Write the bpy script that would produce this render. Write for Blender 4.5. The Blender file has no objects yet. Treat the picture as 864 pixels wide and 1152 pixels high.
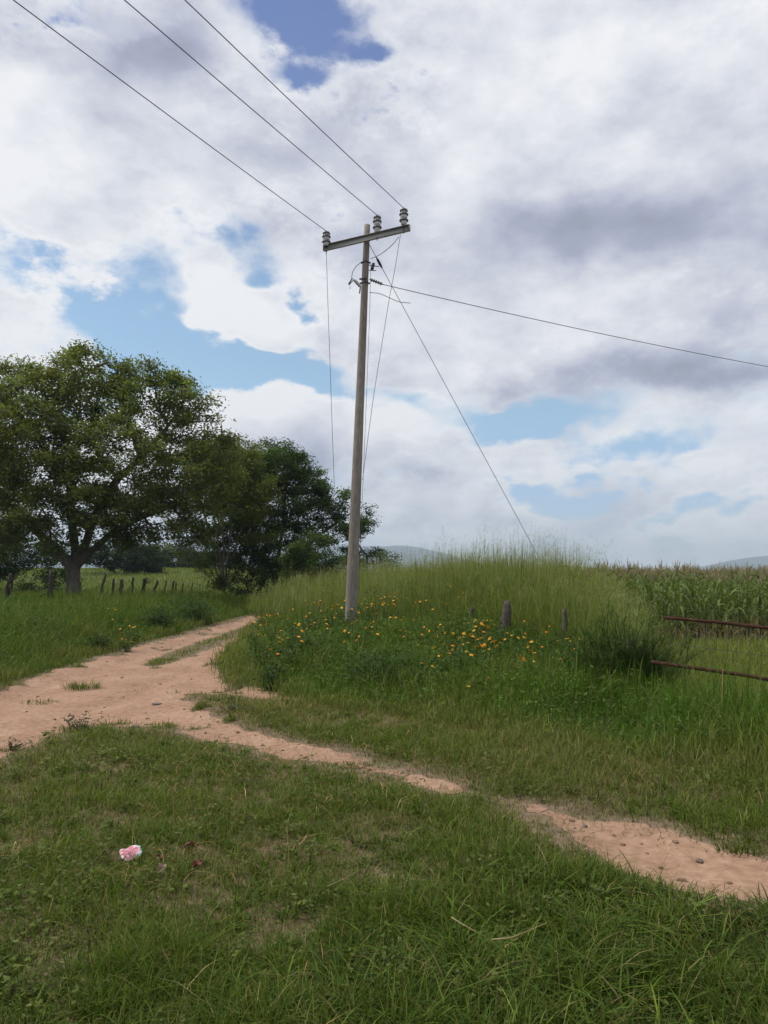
import bpy, bmesh, math
import numpy as np
from mathutils import Vector, Matrix

# ---------------------------------------------------------------- camera numbers
F_PX = 850.0
PITCH = math.atan(70.0 / F_PX)
CAM_Z = 1.6
SP, CP = math.sin(PITCH), math.cos(PITCH)

def ray(px, py):
    cx = (px - 432.0) / F_PX
    cy = (576.0 - py) / F_PX
    return (cx, CP - cy * SP, SP + cy * CP)

def at(px, py, Y):
    d = ray(px, py)
    return Vector((d[0] * Y / d[1], Y, CAM_Z + d[2] * Y / d[1]))

def gnd(px, py, z=0.0):
    d = ray(px, py)
    t = (z - CAM_Z) / d[2]
    return (d[0] * t, d[1] * t)

scene = bpy.context.scene
SUN_EL, SUN_AZ = math.radians(58), math.radians(-82)   # azimuth measured from +Y towards +X

# ---------------------------------------------------------------- sky
def build_world():
    w = bpy.data.worlds.new("World")
    scene.world = w
    w.use_nodes = True
    nt = w.node_tree
    N, L = nt.nodes, nt.links
    N.clear()

    def put(sock, v):
        if isinstance(v, (int, float)):
            sock.default_value = v
        elif isinstance(v, tuple):
            sock.default_value = v if len(sock.default_value) == len(v) else (*v, 1.0)
        else:
            L.new(v, sock)

    def m(op, a, b=0.0, c=0.0, clamp=False):
        n = N.new('ShaderNodeMath'); n.operation = op; n.use_clamp = clamp
        put(n.inputs[0], a); put(n.inputs[1], b); put(n.inputs[2], c)
        return n.outputs[0]

    def vm(op, a, b=(0, 0, 0)):
        n = N.new('ShaderNodeVectorMath'); n.operation = op
        put(n.inputs[0], a)
        if op == 'SCALE':
            put(n.inputs[3], b)
        else:
            put(n.inputs[1], b)
        return n.outputs[0]

    def noise(vec, scale, detail=6.0, rough=0.55, lac=2.0):
        n = N.new('ShaderNodeTexNoise')
        L.new(vec, n.inputs['Vector'])
        n.inputs['Scale'].default_value = scale
        n.inputs['Detail'].default_value = detail
        n.inputs['Roughness'].default_value = rough
        n.inputs['Lacunarity'].default_value = lac
        return n

    def smooth(v, a, b):
        n = N.new('ShaderNodeMapRange'); n.interpolation_type = 'SMOOTHSTEP'
        put(n.inputs[0], v)
        n.inputs[1].default_value = a; n.inputs[2].default_value = b
        return n.outputs[0]

    def mixc(f, a, b):
        n = N.new('ShaderNodeMix'); n.data_type = 'RGBA'
        put(n.inputs[0], f); put(n.inputs[6], a); put(n.inputs[7], b)
        return n.outputs[2]

    tc = N.new('ShaderNodeTexCoord')
    d = tc.outputs['Generated']
    sep = N.new('ShaderNodeSeparateXYZ'); L.new(d, sep.inputs[0])
    dx, dy, dz = sep.outputs
    az0 = m('ARCTAN2', dx, dy)
    el0 = m('ARCSINE', dz)
    # flattened direction: clouds get thinner and wider towards the horizon
    comb = N.new('ShaderNodeCombineXYZ')
    L.new(dx, comb.inputs[0]); L.new(dy, comb.inputs[1]); L.new(m('MULTIPLY', dz, 1.7), comb.inputs[2])
    q = comb.outputs[0]
    wn = noise(q, 3.2, 4.0, 0.55)
    ws = N.new('ShaderNodeSeparateXYZ'); L.new(wn.outputs['Color'], ws.inputs[0])
    comb2 = N.new('ShaderNodeCombineXYZ')
    L.new(az0, comb2.inputs[0]); L.new(el0, comb2.inputs[1])
    wrp = N.new('ShaderNodeVectorMath'); wrp.operation = 'MULTIPLY_ADD'
    L.new(wn.outputs['Color'], wrp.inputs[0]); wrp.inputs[1].default_value = (0.30, 0.20, 0)
    L.new(comb2.outputs[0], wrp.inputs[2])
    ae = wrp.outputs[0]          # azimuth and elevation, shifted by the noise (mean 0.15, 0.10)

    def total(blobs, base):
        acc = base
        for px, py, rx, ry, amp in blobs:
            r = ray(px, py)
            k = math.sqrt(sum(c * c for c in r))
            a = math.atan2(r[0], r[1]); e = math.asin(r[2] / k)
            sx = F_PX * k * max(0.3, math.cos(e)) / rx; sy = F_PX * k / ry
            n = N.new('ShaderNodeVectorMath'); n.operation = 'MULTIPLY_ADD'
            L.new(ae, n.inputs[0]); n.inputs[1].default_value = (sx, sy, 0)
            n.inputs[2].default_value = (-(a + 0.15) * sx, -(e + 0.10) * sy, 0)
            dt = N.new('ShaderNodeVectorMath'); dt.operation = 'DOT_PRODUCT'
            L.new(n.outputs[0], dt.inputs[0]); L.new(n.outputs[0], dt.inputs[1])
            acc = m('MULTIPLY_ADD', m('POWER', 0.3679, dt.outputs['Value']), amp, acc)
        return acc

    det = noise(q, 8.0, 9.0, 0.66).outputs['Fac']
    # opening in the cloud deck: high = blue
    gap = total(GAPS, -0.22)
    gap = m('MULTIPLY_ADD', m('SUBTRACT', det, 0.5), 2.5, gap)
    vo = N.new('ShaderNodeTexVoronoi'); vo.feature = 'F1'; vo.normalize = True
    vw = N.new('ShaderNodeVectorMath'); vw.operation = 'MULTIPLY_ADD'
    L.new(wn.outputs['Color'], vw.inputs[0]); vw.inputs[1].default_value = (0.12, 0.12, 0.12); L.new(q, vw.inputs[2])
    L.new(vw.outputs[0], vo.inputs['Vector']); vo.inputs['Scale'].default_value = 9.0; vo.inputs['Detail'].default_value = 2.0
    vo.inputs['Roughness'].default_value = 0.55
    puff = vo.outputs['Distance']
    gap = m('MULTIPLY_ADD', m('SUBTRACT', puff, 0.33), 1.5, gap)
    # crisp towers in some places, torn wisps in others
    wid = m('ADD', 0.36, m('MULTIPLY', smooth(ws.outputs[2], 0.44, 0.58), 0.95))
    t_ = m('DIVIDE', m('ADD', gap, m('MULTIPLY', wid, 0.32)), wid, clamp=True)
    blue = smooth(t_, 0.0, 1.0)
    # brightness of the deck
    mid = noise(q, 3.0, 6.0, 0.52).outputs['Fac']
    offm = vm('ADD', q, (-0.04, 0.0, 0.09))
    mid2 = noise(offm, 3.0, 6.0, 0.52).outputs['Fac']
    val = total(TONES, 0.68)
    val = m('MULTIPLY_ADD', m('SUBTRACT', mid, mid2), 1.25, val)
    val = m('MULTIPLY_ADD', m('SUBTRACT', mid, 0.5), 0.45, val)
    val = m('MULTIPLY_ADD', m('SUBTRACT', det, 0.5), 0.9, val)
    val = m('MULTIPLY_ADD', m('SUBTRACT', 0.33, puff), 0.55, val)
    # thin cloud edges next to the blue are bright
    val = m('MULTIPLY_ADD', smooth(gap, -0.5, 0.0), 0.14, val)
    ramp = N.new('ShaderNodeValToRGB')
    L.new(m('MULTIPLY', val, 1.0, clamp=True), ramp.inputs[0])
    cr = ramp.color_ramp
    cr.elements[0].position = 0.0; cr.elements[0].color = (0.30, 0.325, 0.42, 1)
    cr.elements[1].position = 1.0; cr.elements[1].color = (0.92, 0.93, 0.96, 1)
    for p, c in ((0.3, (0.41, 0.44, 0.57)), (0.52, (0.575, 0.60, 0.705)), (0.78, (0.775, 0.795, 0.855))):
        e = cr.elements.new(p); e.color = (*c, 1)
    sky = N.new('ShaderNodeTexSky'); sky.sky_type = 'NISHITA'; sky.sun_disc = False
    sky.sun_elevation = SUN_EL; sky.sun_rotation = SUN_AZ
    sky.air_density = 1.0; sky.dust_density = 0.6; sky.ozone_density = 2.0
    skc = vm('MULTIPLY', sky.outputs[0], mixc(smooth(dz, 0.30, 0.62), mixc(smooth(dz, 0.08, 0.24), (1.15, 1.25, 1.50, 1.0), (1.50, 1.62, 1.50, 1.0)), (0.95, 1.0, 1.28, 1.0)))
    cloud = vm('SCALE', ramp.outputs[0], 10.0)
    # nothing of the deck below the horizon but plain haze colour
    col = mixc(m('MULTIPLY', blue, 0.96), cloud, skc)
    low = smooth(dz, 0.0, -0.05)
    col = mixc(low, col, (4.0, 4.2, 4.2, 1.0))
    bg = N.new('ShaderNodeBackground'); L.new(col, bg.inputs[0]); bg.inputs[1].default_value = 0.1
    out = N.new('ShaderNodeOutputWorld'); L.new(bg.outputs[0], out.inputs[0])
    w.cycles.sampling_method = 'MANUAL'; w.cycles.sample_map_resolution = 512

# (px, py, rx, ry, strength, rotation) measured on the photograph, turned into sky directions
GAPS = [
    (290, 5, 75, 34, 0.95), (340, 40, 62, 26, 0.85), (395, 74, 38, 14, 0.55), (345, 98, 34, 14, 0.5),
    (240, 405, 120, 36, 0.9), (350, 405, 70, 42, 0.85), (170, 310, 52, 66, 0.75), (400, 440, 46, 30, 0.45),
    (240, 262, 60, 20, 0.65), (130, 385, 70, 30, 0.65),
    (225, 300, 34, 30, -1.2), (265, 325, 44, 32, -1.3), (310, 355, 40, 30, -1.2), (330, 480, 120, 34, -1.0),
    (10, 292, 44, 14, 0.6), (290, 290, 46, 18, 0.75), (345, 325, 30, 22, 0.8), (465, 465, 60, 18, 0.6), (600, 490, 95, 17, 0.80), (725, 516, 95, 12, 0.72),
    (640, 548, 110, 9, 0.50), (820, 566, 80, 7, 0.42), (470, 455, 60, 10, 0.3),
    (800, 200, 300, 160, -0.7), (40, 160, 110, 90, -0.6), (560, 200, 120, 200, -0.6), (200, 180, 120, 50, -0.5),
]
TONES = [
    (60, 330, 150, 110, 0.30), (60, 160, 110, 60, 0.14), (60, 50, 140, 44, -0.42), (150, 110, 80, 40, -0.18),
    (215, 140, 120, 50, -0.14), (265, 320, 75, 60, 0.32), (300, 465, 120, 36, 0.40), (330, 540, 120, 14, -0.22), (480, 545, 60, 12, -0.2), (60, 395, 120, 22, 0.15),
    (470, 520, 80, 40, 0.30), (330, 525, 60, 22, -0.12),
    (540, 110, 150, 90, 0.14), (640, 265, 130, 36, -0.44), (800, 240, 110, 60, -0.26),
    (740, 432, 180, 34, -0.50), (540, 300, 60, 40, -0.1), (700, 345, 160, 26, 0.14),
    (560, 420, 60, 40, 0.12), (760, 80, 120, 60, 0.04),
    (720, 590, 160, 25, 0.28), (560, 620, 500, 26, 0.10), (500, 590, 100, 30, -0.10), (850, 480, 60, 16, 0.16),
    (830, 610, 60, 14, -0.12),
]
# ---------------------------------------------------------------- numpy helpers
RNG = np.random.default_rng(7)

def vnoise(x, y, seed=0):
    xi = np.floor(x).astype(np.int64); yi = np.floor(y).astype(np.int64)
    fx = x - xi; fy = y - yi
    fx = fx * fx * (3 - 2 * fx); fy = fy * fy * (3 - 2 * fy)
    def h(a, b):
        n = (a * 374761393 + b * 668265263 + seed * 144665) & 0xFFFFFFFF
        n = ((n ^ (n >> 13)) * 1274126177) & 0xFFFFFFFF
        return ((n ^ (n >> 16)) & 0xFFFF) / 65535.0
    return (h(xi, yi) * (1 - fx) + h(xi + 1, yi) * fx) * (1 - fy) + (h(xi, yi + 1) * (1 - fx) + h(xi + 1, yi + 1) * fx) * fy

def fbm(x, y, seed=0, octv=4):
    a, s, t = 0.5, 0.0, 0.0
    for i in range(octv):
        s = s + a * vnoise(x * 2 ** i + 13.7 * i, y * 2 ** i - 7.1 * i, seed + i)
        t += a; a *= 0.5
    return s / t - 0.5          # -0.5 .. 0.5

def sstep(v, a, b):
    t = np.clip((v - a) / (b - a), 0, 1)
    return t * t * (3 - 2 * t)

def poly_sd(x, y, poly):
    """signed distance to a closed polygon, positive inside"""
    p = np.asarray(poly, float); q = np.roll(p, -1, axis=0)
    d2 = np.full(x.shape, 1e18); inside = np.zeros(x.shape, bool)
    for (ax, ay), (bx, by) in zip(p, q):
        ex, ey = bx - ax, by - ay
        t = np.clip(((x - ax) * ex + (y - ay) * ey) / (ex * ex + ey * ey + 1e-12), 0, 1)
        d2 = np.minimum(d2, (x - ax - t * ex) ** 2 + (y - ay - t * ey) ** 2)
        c = (ay > y) != (by > y)
        with np.errstate(divide='ignore', invalid='ignore'):
            xx = ax + (y - ay) * ex / (ey if ey != 0 else 1e-12)
        inside ^= c & (x < xx)
    d = np.sqrt(d2)
    return np.where(inside, d, -d)

def px_poly(pts):
    return [gnd(*p) for p in pts]

# ---------------------------------------------------------------- plan of the place (metres; camera over the origin looking along +Y)
DIRT = px_poly([(-260, 838), (0, 779), (60, 759), (110, 743), (170, 725), (230, 708), (272, 696), (292, 690), (309, 685),
                (306, 690), (297, 695), (280, 706), (266, 727), (252, 741), (243, 756), (256, 767), (300, 779), (332, 789), (300, 790),
                (250, 783), (212, 781), (205, 789), (228, 799), (262, 813), (300, 826), (350, 838),
                (390, 849), (430, 863), (480, 873), (520, 881), (560, 898), (605, 909), (650, 916), (700, 925), (748, 930), (790, 944), (864, 966),
                (960, 990), (1200, 1040), (1200, 1130), (960, 1036), (864, 1016), (800, 1008), (740, 994), (690, 972), (650, 950), (605, 919),
                (570, 906), (520, 892), (470, 884), (432, 873), (410, 872), (360, 859), (300, 846), (240, 831), (190, 820), (110, 817),
                (70, 824), (0, 852), (-120, 900), (-500, 1010), (-700, 930)])
MEDIAN = px_poly([(163, 749), (198, 733), (238, 717), (286, 701), (292, 703), (262, 716), (238, 729), (205, 742), (172, 752)])
MASS = px_poly([(309, 688), (299, 697), (283, 709), (268, 728), (254, 744), (252, 758), (278, 773), (330, 789), (390, 800), (480, 812),
                (600, 834), (700, 853), (864, 884), (1000, 905)]) + [(9, 2.5), (60, 2.5), (60, 75), (-7.5, 75), (-5.2, 34)]
LEFT = px_poly([(-700, 915), (-260, 834), (0, 775), (60, 755), (110, 739), (170, 721), (230, 704), (272, 693), (305, 684)]) + [(-6.5, 60), (-90, 60), (-90, 12)]
GATE = [(3.28, 8.77), (4.07, 8.0), (6.6, 5.55)]
PADDOCK = [(3.15, 9.1), (3.45, 8.75), (4.07, 8.12), (6.6, 5.7), (30, 2.4), (60, 2.4), (60, 17.0), (6.1, 17.0), (4.2, 12.5)]
CORN = [(4.2, 16.3), (60, 16.3), (60, 62), (9, 62), (5.5, 30)]

def path_f(x, y):
    f = poly_sd(x, y, DIRT)
    med = poly_sd(x, y, MEDIAN)
    f = np.minimum(f, -med - 0.07)
    n = 0.27 * fbm(x * 1.6, y * 1.6, 5, 4) + 0.22 * fbm(x * 6, y * 6, 9, 2)
    # the branch to the right nearly closes where grass has grown over it
    spots = sstep(fbm(x * 2.3, y * 2.3, 15, 3), 0.13, 0.24)
    pinch = np.exp(-(((x - 0.80) / 0.36) ** 2 + ((y - 5.6) / 0.7) ** 2))
    return f + n - 0.03 * sstep(-x, -1.0, 1.0) + 0.02 - 0.15 * pinch - 0.45 * spots * sstep(-x, -0.6, 0.6) * (1 - sstep(f, 0.3, 0.9))

def terrain(x, y):
    d = np.sqrt(x * x + y * y)
    near = 1.0 / (1.0 + (d / 25.0) ** 4)
    h = (0.10 * fbm(x * 0.45, y * 0.45, 21, 3) + 0.035 * fbm(x * 2.1, y * 2.1, 22, 2)) * near
    h = h + 0.22 * np.exp(-(((x - 1.2) / 4.5) ** 2 + ((y - 14.5) / 3.6) ** 2))
    rise = sstep(y, 45.0, 120.0) * (1 - sstep(x, -6.0, 8.0))
    h = h + 2.3 * rise
    return h

RUT_LINE = px_poly([(-500, 880), (-200, 838), (0, 803), (100, 777), (190, 745), (255, 716), (300, 692)])

def ruts(x, y):
    d = np.full(x.shape, 99.0)
    for (ax, ay), (bx, by) in zip(RUT_LINE[:-1], RUT_LINE[1:]):
        ex, ey = bx - ax, by - ay
        t = np.clip(((x - ax) * ex + (y - ay) * ey) / (ex * ex + ey * ey), 0, 1)
        d = np.minimum(d, np.hypot(x - ax - t * ex, y - ay - t * ey))
    w = d + 0.25 * fbm(x * 0.8, y * 0.8, 17, 2)
    r = np.exp(-((w - 0.78) / 0.19) ** 2)
    return -0.038 * r + 0.018 * np.exp(-((w - 1.12) / 0.13) ** 2) + 0.02 * fbm(x * 3.5, y * 3.5, 19, 3)

def ground_z(x, y):
    x = np.asarray(x, float); y = np.asarray(y, float)
    k = sstep(poly_sd(x, y, DIRT), -0.1, 0.45)
    return terrain(x, y) - 0.045 * k + ruts(x, y) * k

def gz(x, y):
    return float(ground_z(np.array([x]), np.array([y]))[0])

# ---------------------------------------------------------------- mesh building
def mesh_from(name, verts, tris, mats, cols=None, midx=None, smooth=False):
    me = bpy.data.meshes.new(name)
    verts = np.ascontiguousarray(verts, dtype=np.float32); tris = np.ascontiguousarray(tris, dtype=np.int32)
    me.vertices.add(len(verts)); me.vertices.foreach_set('co', verts.ravel())
    me.loops.add(tris.size); me.loops.foreach_set('vertex_index', tris.ravel())
    me.polygons.add(len(tris))
    me.polygons.foreach_set('loop_start', np.arange(0, tris.size, 3, dtype=np.int32))
    if midx is not None:
        me.polygons.foreach_set('material_index', np.asarray(midx, dtype=np.int32))
    if smooth:
        me.polygons.foreach_set('use_smooth', np.ones(len(tris), dtype=bool))
    if cols is not None:
        a = me.color_attributes.new('Col', 'FLOAT_COLOR', 'POINT')
        c4 = np.ones((len(verts), 4), dtype=np.float32); c4[:, :3] = cols
        a.data.foreach_set('color', c4.ravel())
    for mt in mats:
        me.materials.append(mt)
    me.update(calc_edges=True)
    return me

def link(name, data, parent=None, loc=(0, 0, 0), rot=(0, 0, 0)):
    o = bpy.data.objects.new(name, data)
    scene.collection.objects.link(o)
    o.location = loc; o.rotation_euler = rot
    if parent is not None:
        o.parent = parent
    return o

def tag(o, label=None, cat=None, group=None, kind=None):
    if label: o['label'] = label
    if cat: o['category'] = cat
    if group: o['group'] = group
    if kind: o['kind'] = kind
    return o

class MB:
    """collects pieces of one mesh: vertices, triangles, vertex colours, material slots"""
    def __init__(self):
        self.v, self.t, self.c, self.m, self.n = [], [], [], [], 0
    def add(self, v, t, col=(0.5, 0.5, 0.5), mi=0):
        v = np.asarray(v, float); t = np.asarray(t, int)
        if len(v) == 0: return
        col = np.asarray(col, float)
        if col.ndim == 1: col = np.tile(col, (len(v), 1))
        self.v.append(v); self.t.append(t + self.n); self.c.append(col); self.m.append(np.full(len(t), mi))
        self.n += len(v)
    def tube(self, pts, rad, sides=6, col=(0.5, 0.5, 0.5), mi=0, cap=True, jitter=0.0):
        pts = np.asarray(pts, float); n = len(pts)
        rad = np.broadcast_to(np.asarray(rad, float), (n,))
        tan = np.gradient(pts, axis=0); tan /= np.linalg.norm(tan, axis=1)[:, None] + 1e-12
        ref = np.array([0.0, 0.0, 1.0]) if abs(tan[0][2]) < 0.9 else np.array([1.0, 0.0, 0.0])
        a = np.cross(tan, ref); a /= np.linalg.norm(a, axis=1)[:, None] + 1e-12
        b = np.cross(tan, a)
        th = np.linspace(0, 2 * np.pi, sides, endpoint=False)
        r = rad[:, None] * (1 + jitter * RNG.standard_normal((n, sides)))
        v = pts[:, None] + r[..., None] * (np.cos(th)[None, :, None] * a[:, None] + np.sin(th)[None, :, None] * b[:, None])
        v = v.reshape(-1, 3); t = []
        for i in range(n - 1):
            for k in range(sides):
                p, q_ = i * sides + k, i * sides + (k + 1) % sides
                t += [(p, p + sides, q_), (q_, p + sides, q_ + sides)]
        if cap:
            c0, c1 = len(v), len(v) + 1
            v = np.vstack([v, pts[0], pts[-1]])
            for k in range(sides):
                t += [(c0, k, (k + 1) % sides), (c1, (n - 1) * sides + (k + 1) % sides, (n - 1) * sides + k)]
        self.add(v, t, col, mi)
    def lathe(self, base, axis, profile, sides=18, col=(0.5, 0.5, 0.5), mi=0):
        base = np.asarray(base, float); ax = np.asarray(axis, float); ax = ax / np.linalg.norm(ax)
        pts = [base + ax * z for z, r in profile]
        ref = np.array([1.0, 0, 0]) if abs(ax[2]) > 0.5 else np.array([0, 0, 1.0])
        a = np.cross(ax, ref); a /= np.linalg.norm(a); b = np.cross(ax, a)
        th = np.linspace(0, 2 * np.pi, sides, endpoint=False)
        v = []
        for (z, r), p in zip(profile, pts):
            v.append(p + max(r, 1e-4) * (np.cos(th)[:, None] * a + np.sin(th)[:, None] * b))
        v = np.vstack(v); t = []
        for i in range(len(profile) - 1):
            for k in range(sides):
                p, q_ = i * sides + k, i * sides + (k + 1) % sides
                t += [(p, q_, p + sides), (q_, q_ + sides, p + sides)]
        self.add(v, t, col, mi)
    def box(self, c, ux, uy, uz, col=(0.5, 0.5, 0.5), mi=0):
        c, ux, uy, uz = (np.asarray(k, float) for k in (c, ux, uy, uz))
        v = [c + i * ux + j * uy + k * uz for i in (-1, 1) for j in (-1, 1) for k in (-1, 1)]
        t = []
        for q_ in ((0, 1, 3, 2), (4, 6, 7, 5), (0, 4, 5, 1), (2, 3, 7, 6), (0, 2, 6, 4), (1, 5, 7, 3)):
            t += [(q_[0], q_[1], q_[2]), (q_[0], q_[2], q_[3])]
        self.add(v, t, col, mi)
    def build(self, name, mats, parent=None, smooth=False, loc=(0, 0, 0)):
        if not isinstance(mats, (list, tuple)): mats = [mats]
        v = np.vstack(self.v) - np.asarray(loc, float)
        me = mesh_from(name, v, np.vstack(self.t), mats, np.vstack(self.c), np.concatenate(self.m), smooth)
        return link(name, me, parent, loc)
    def mesh(self, name, mats, smooth=False):
        if not isinstance(mats, (list, tuple)): mats = [mats]
        return mesh_from(name, np.vstack(self.v), np.vstack(self.t), mats, np.vstack(self.c), np.concatenate(self.m), smooth)

def blades(P, H, W, az, bend, col, tipmul=(1.15, 1.1, 0.9), levels=(0, 0.38, 0.72, 1.0), face=None, droop=0.45):
    """grass blades as tapered, bending strips"""
    n = len(P); L = len(levels)
    H, W, az, bend = (np.broadcast_to(np.asarray(k, float), (n,)) for k in (H, W, az, bend))
    dx, dy = np.cos(az), np.sin(az)
    fa = az + np.pi / 2 + (RNG.normal(0, 0.5, n) if face is None else face)
    wx, wy = np.cos(fa), np.sin(fa)
    V = np.zeros((n, 2 * L - 1, 3)); C = np.zeros((n, 2 * L - 1, 3))
    tip = np.asarray(tipmul)
    for i, t in enumerate(levels):
        out = bend * H * t ** 1.8
        z = H * (t - droop * np.clip(bend, 0, 1.6) * t ** 2.4)
        cx, cy, cz = P[:, 0] + dx * out, P[:, 1] + dy * out, P[:, 2] + z
        w = W * 0.5 * (0.75 + 0.5 * t if t < 0.4 else 0.95) * (1 if t < 0.6 else 0.7)
        cc = col * (1 + (tip - 1) * t)
        if i < L - 1:
            V[:, 2 * i] = np.stack([cx - wx * w, cy - wy * w, cz], 1)
            V[:, 2 * i + 1] = np.stack([cx + wx * w, cy + wy * w, cz], 1)
            C[:, 2 * i] = cc; C[:, 2 * i + 1] = cc
        else:
            V[:, 2 * i] = np.stack([cx, cy, cz], 1); C[:, 2 * i] = cc
    T = []
    for i in range(L - 2):
        a = 2 * i
        T += [(a, a + 1, a + 2), (a + 1, a + 3, a + 2)]
    T.append((2 * L - 4, 2 * L - 3, 2 * L - 2))
    T = np.asarray(T)
    tris = (T[None] + (np.arange(n) * (2 * L - 1))[:, None, None]).reshape(-1, 3)
    return V.reshape(-1, 3), tris, C.reshape(-1, 3)

def leaves(P, size, col, up=0.4, aspect=0.45, fold=0.0):
    """small leaf faces (a diamond of two triangles folded on its midrib)"""
    n = len(P)
    size = np.broadcast_to(np.asarray(size, float), (n,))
    nrm = RNG.standard_normal((n, 3)); nrm[:, 2] = np.abs(nrm[:, 2]) * (1 + 2 * up) + up
    nrm /= np.linalg.norm(nrm, axis=1)[:, None]
    a = np.cross(nrm, RNG.standard_normal((n, 3))); a /= np.linalg.norm(a, axis=1)[:, None]
    b = np.cross(nrm, a)
    s = size[:, None]
    v0 = P - a * s * 0.5; v1 = P + a * s * 0.5
    v2 = P + b * s * aspect * 0.5 - nrm * s * 0.10 + a * s * 0.05
    v3 = P - b * s * aspect * 0.5 - nrm * s * 0.10 + a * s * 0.05
    V = np.stack([v0, v3, v1, v2], 1).reshape(-1, 3)
    k = np.arange(n)[:, None, None] * 4
    T = (np.array([[0, 1, 2], [0, 2, 3]])[None] + k).reshape(-1, 3)
    return V, T, np.repeat(col, 4, axis=0)

def jitter_col(base, n, sv=0.18, sh=0.10):
    """leaf colours: value and hue spread about one base colour"""
    base = np.asarray(base, float)
    v = np.exp(RNG.normal(0, sv, n))[:, None]
    hsh = np.stack([np.exp(RNG.normal(0, sh, n)), np.ones(n), np.exp(RNG.normal(0, sh, n))], 1)
    return base[None] * v * hsh if base.ndim == 1 else base * v * hsh

def lerp_col(a, b, t):
    t = np.asarray(t)[:, None]
    return np.asarray(a)[None] * (1 - t) + np.asarray(b)[None] * t

# ---------------------------------------------------------------- materials
def nodes_of(name):
    mt = bpy.data.materials.new(name); mt.use_nodes = True
    nt = mt.node_tree
    return mt, nt, nt.nodes, nt.links, nt.nodes['Principled BSDF']

def mat_leaf(name, trans=0.28, rough=0.6, spec=0.12):
    mt, nt, N, L, B = nodes_of(name)
    at_ = N.new('ShaderNodeAttribute'); at_.attribute_name = 'Col'
    L.new(at_.outputs['Color'], B.inputs['Base Color'])
    B.inputs['Roughness'].default_value = rough
    B.inputs['Specular IOR Level'].default_value = spec
    tr = N.new('ShaderNodeBsdfTranslucent')
    mul = N.new('ShaderNodeMix'); mul.data_type = 'RGBA'; mul.blend_type = 'MULTIPLY'; mul.inputs[0].default_value = 1.0
    L.new(at_.outputs['Color'], mul.inputs[6]); mul.inputs[7].default_value = (1.25, 1.35, 0.6, 1)
    L.new(mul.outputs[2], tr.inputs[0])
    mx = N.new('ShaderNodeMixShader'); mx.inputs[0].default_value = trans
    L.new(B.outputs[0], mx.inputs[1]); L.new(tr.outputs[0], mx.inputs[2])
    L.new(mx.outputs[0], N['Material Output'].inputs[0])
    return mt

def mat_noise(name, stops, scale=8.0, stretch=(1, 1, 1), rough=0.85, detail=6.0, bump=0.3, metal=0.0, spec=0.3, scale2=None, coord='Object', bdist=0.01):
    mt, nt, N, L, B = nodes_of(name)
    tc = N.new('ShaderNodeTexCoord'); mp = N.new('ShaderNodeMapping'); mp.inputs['Scale'].default_value = stretch
    L.new(tc.outputs[coord], mp.inputs[0])
    n1 = N.new('ShaderNodeTexNoise'); n1.inputs['Scale'].default_value = scale; n1.inputs['Detail'].default_value = detail
    n1.inputs['Roughness'].default_value = 0.65
    L.new(mp.outputs[0], n1.inputs['Vector'])
    fac = n1.outputs['Fac']
    if scale2:
        n2 = N.new('ShaderNodeTexNoise'); n2.inputs['Scale'].default_value = scale2; n2.inputs['Detail'].default_value = 4.0
        L.new(mp.outputs[0], n2.inputs['Vector'])
        ad = N.new('ShaderNodeMath'); ad.operation = 'MULTIPLY_ADD'; L.new(n2.outputs['Fac'], ad.inputs[0])
        ad.inputs[1].default_value = 0.5
        hf = N.new('ShaderNodeMath'); hf.operation = 'MULTIPLY'; L.new(fac, hf.inputs[0]); hf.inputs[1].default_value = 0.5
        L.new(hf.outputs[0], ad.inputs[2]); fac = ad.outputs[0]
    rp = N.new('ShaderNodeValToRGB'); L.new(fac, rp.inputs[0])
    els = rp.color_ramp.elements
    els[0].position, els[0].color = stops[0][0], (*stops[0][1], 1)
    els[1].position, els[1].color = stops[-1][0], (*stops[-1][1], 1)
    for p, c in stops[1:-1]:
        e = els.new(p); e.color = (*c, 1)
    L.new(rp.outputs[0], B.inputs['Base Color'])
    B.inputs['Roughness'].default_value = rough; B.inputs['Metallic'].default_value = metal
    B.inputs['Specular IOR Level'].default_value = spec
    if bump:
        bp = N.new('ShaderNodeBump'); bp.inputs['Strength'].default_value = bump; bp.inputs['Distance'].default_value = bdist
        L.new(fac, bp.inputs['Height']); L.new(bp.outputs[0], B.inputs['Normal'])
    return mt

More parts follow.
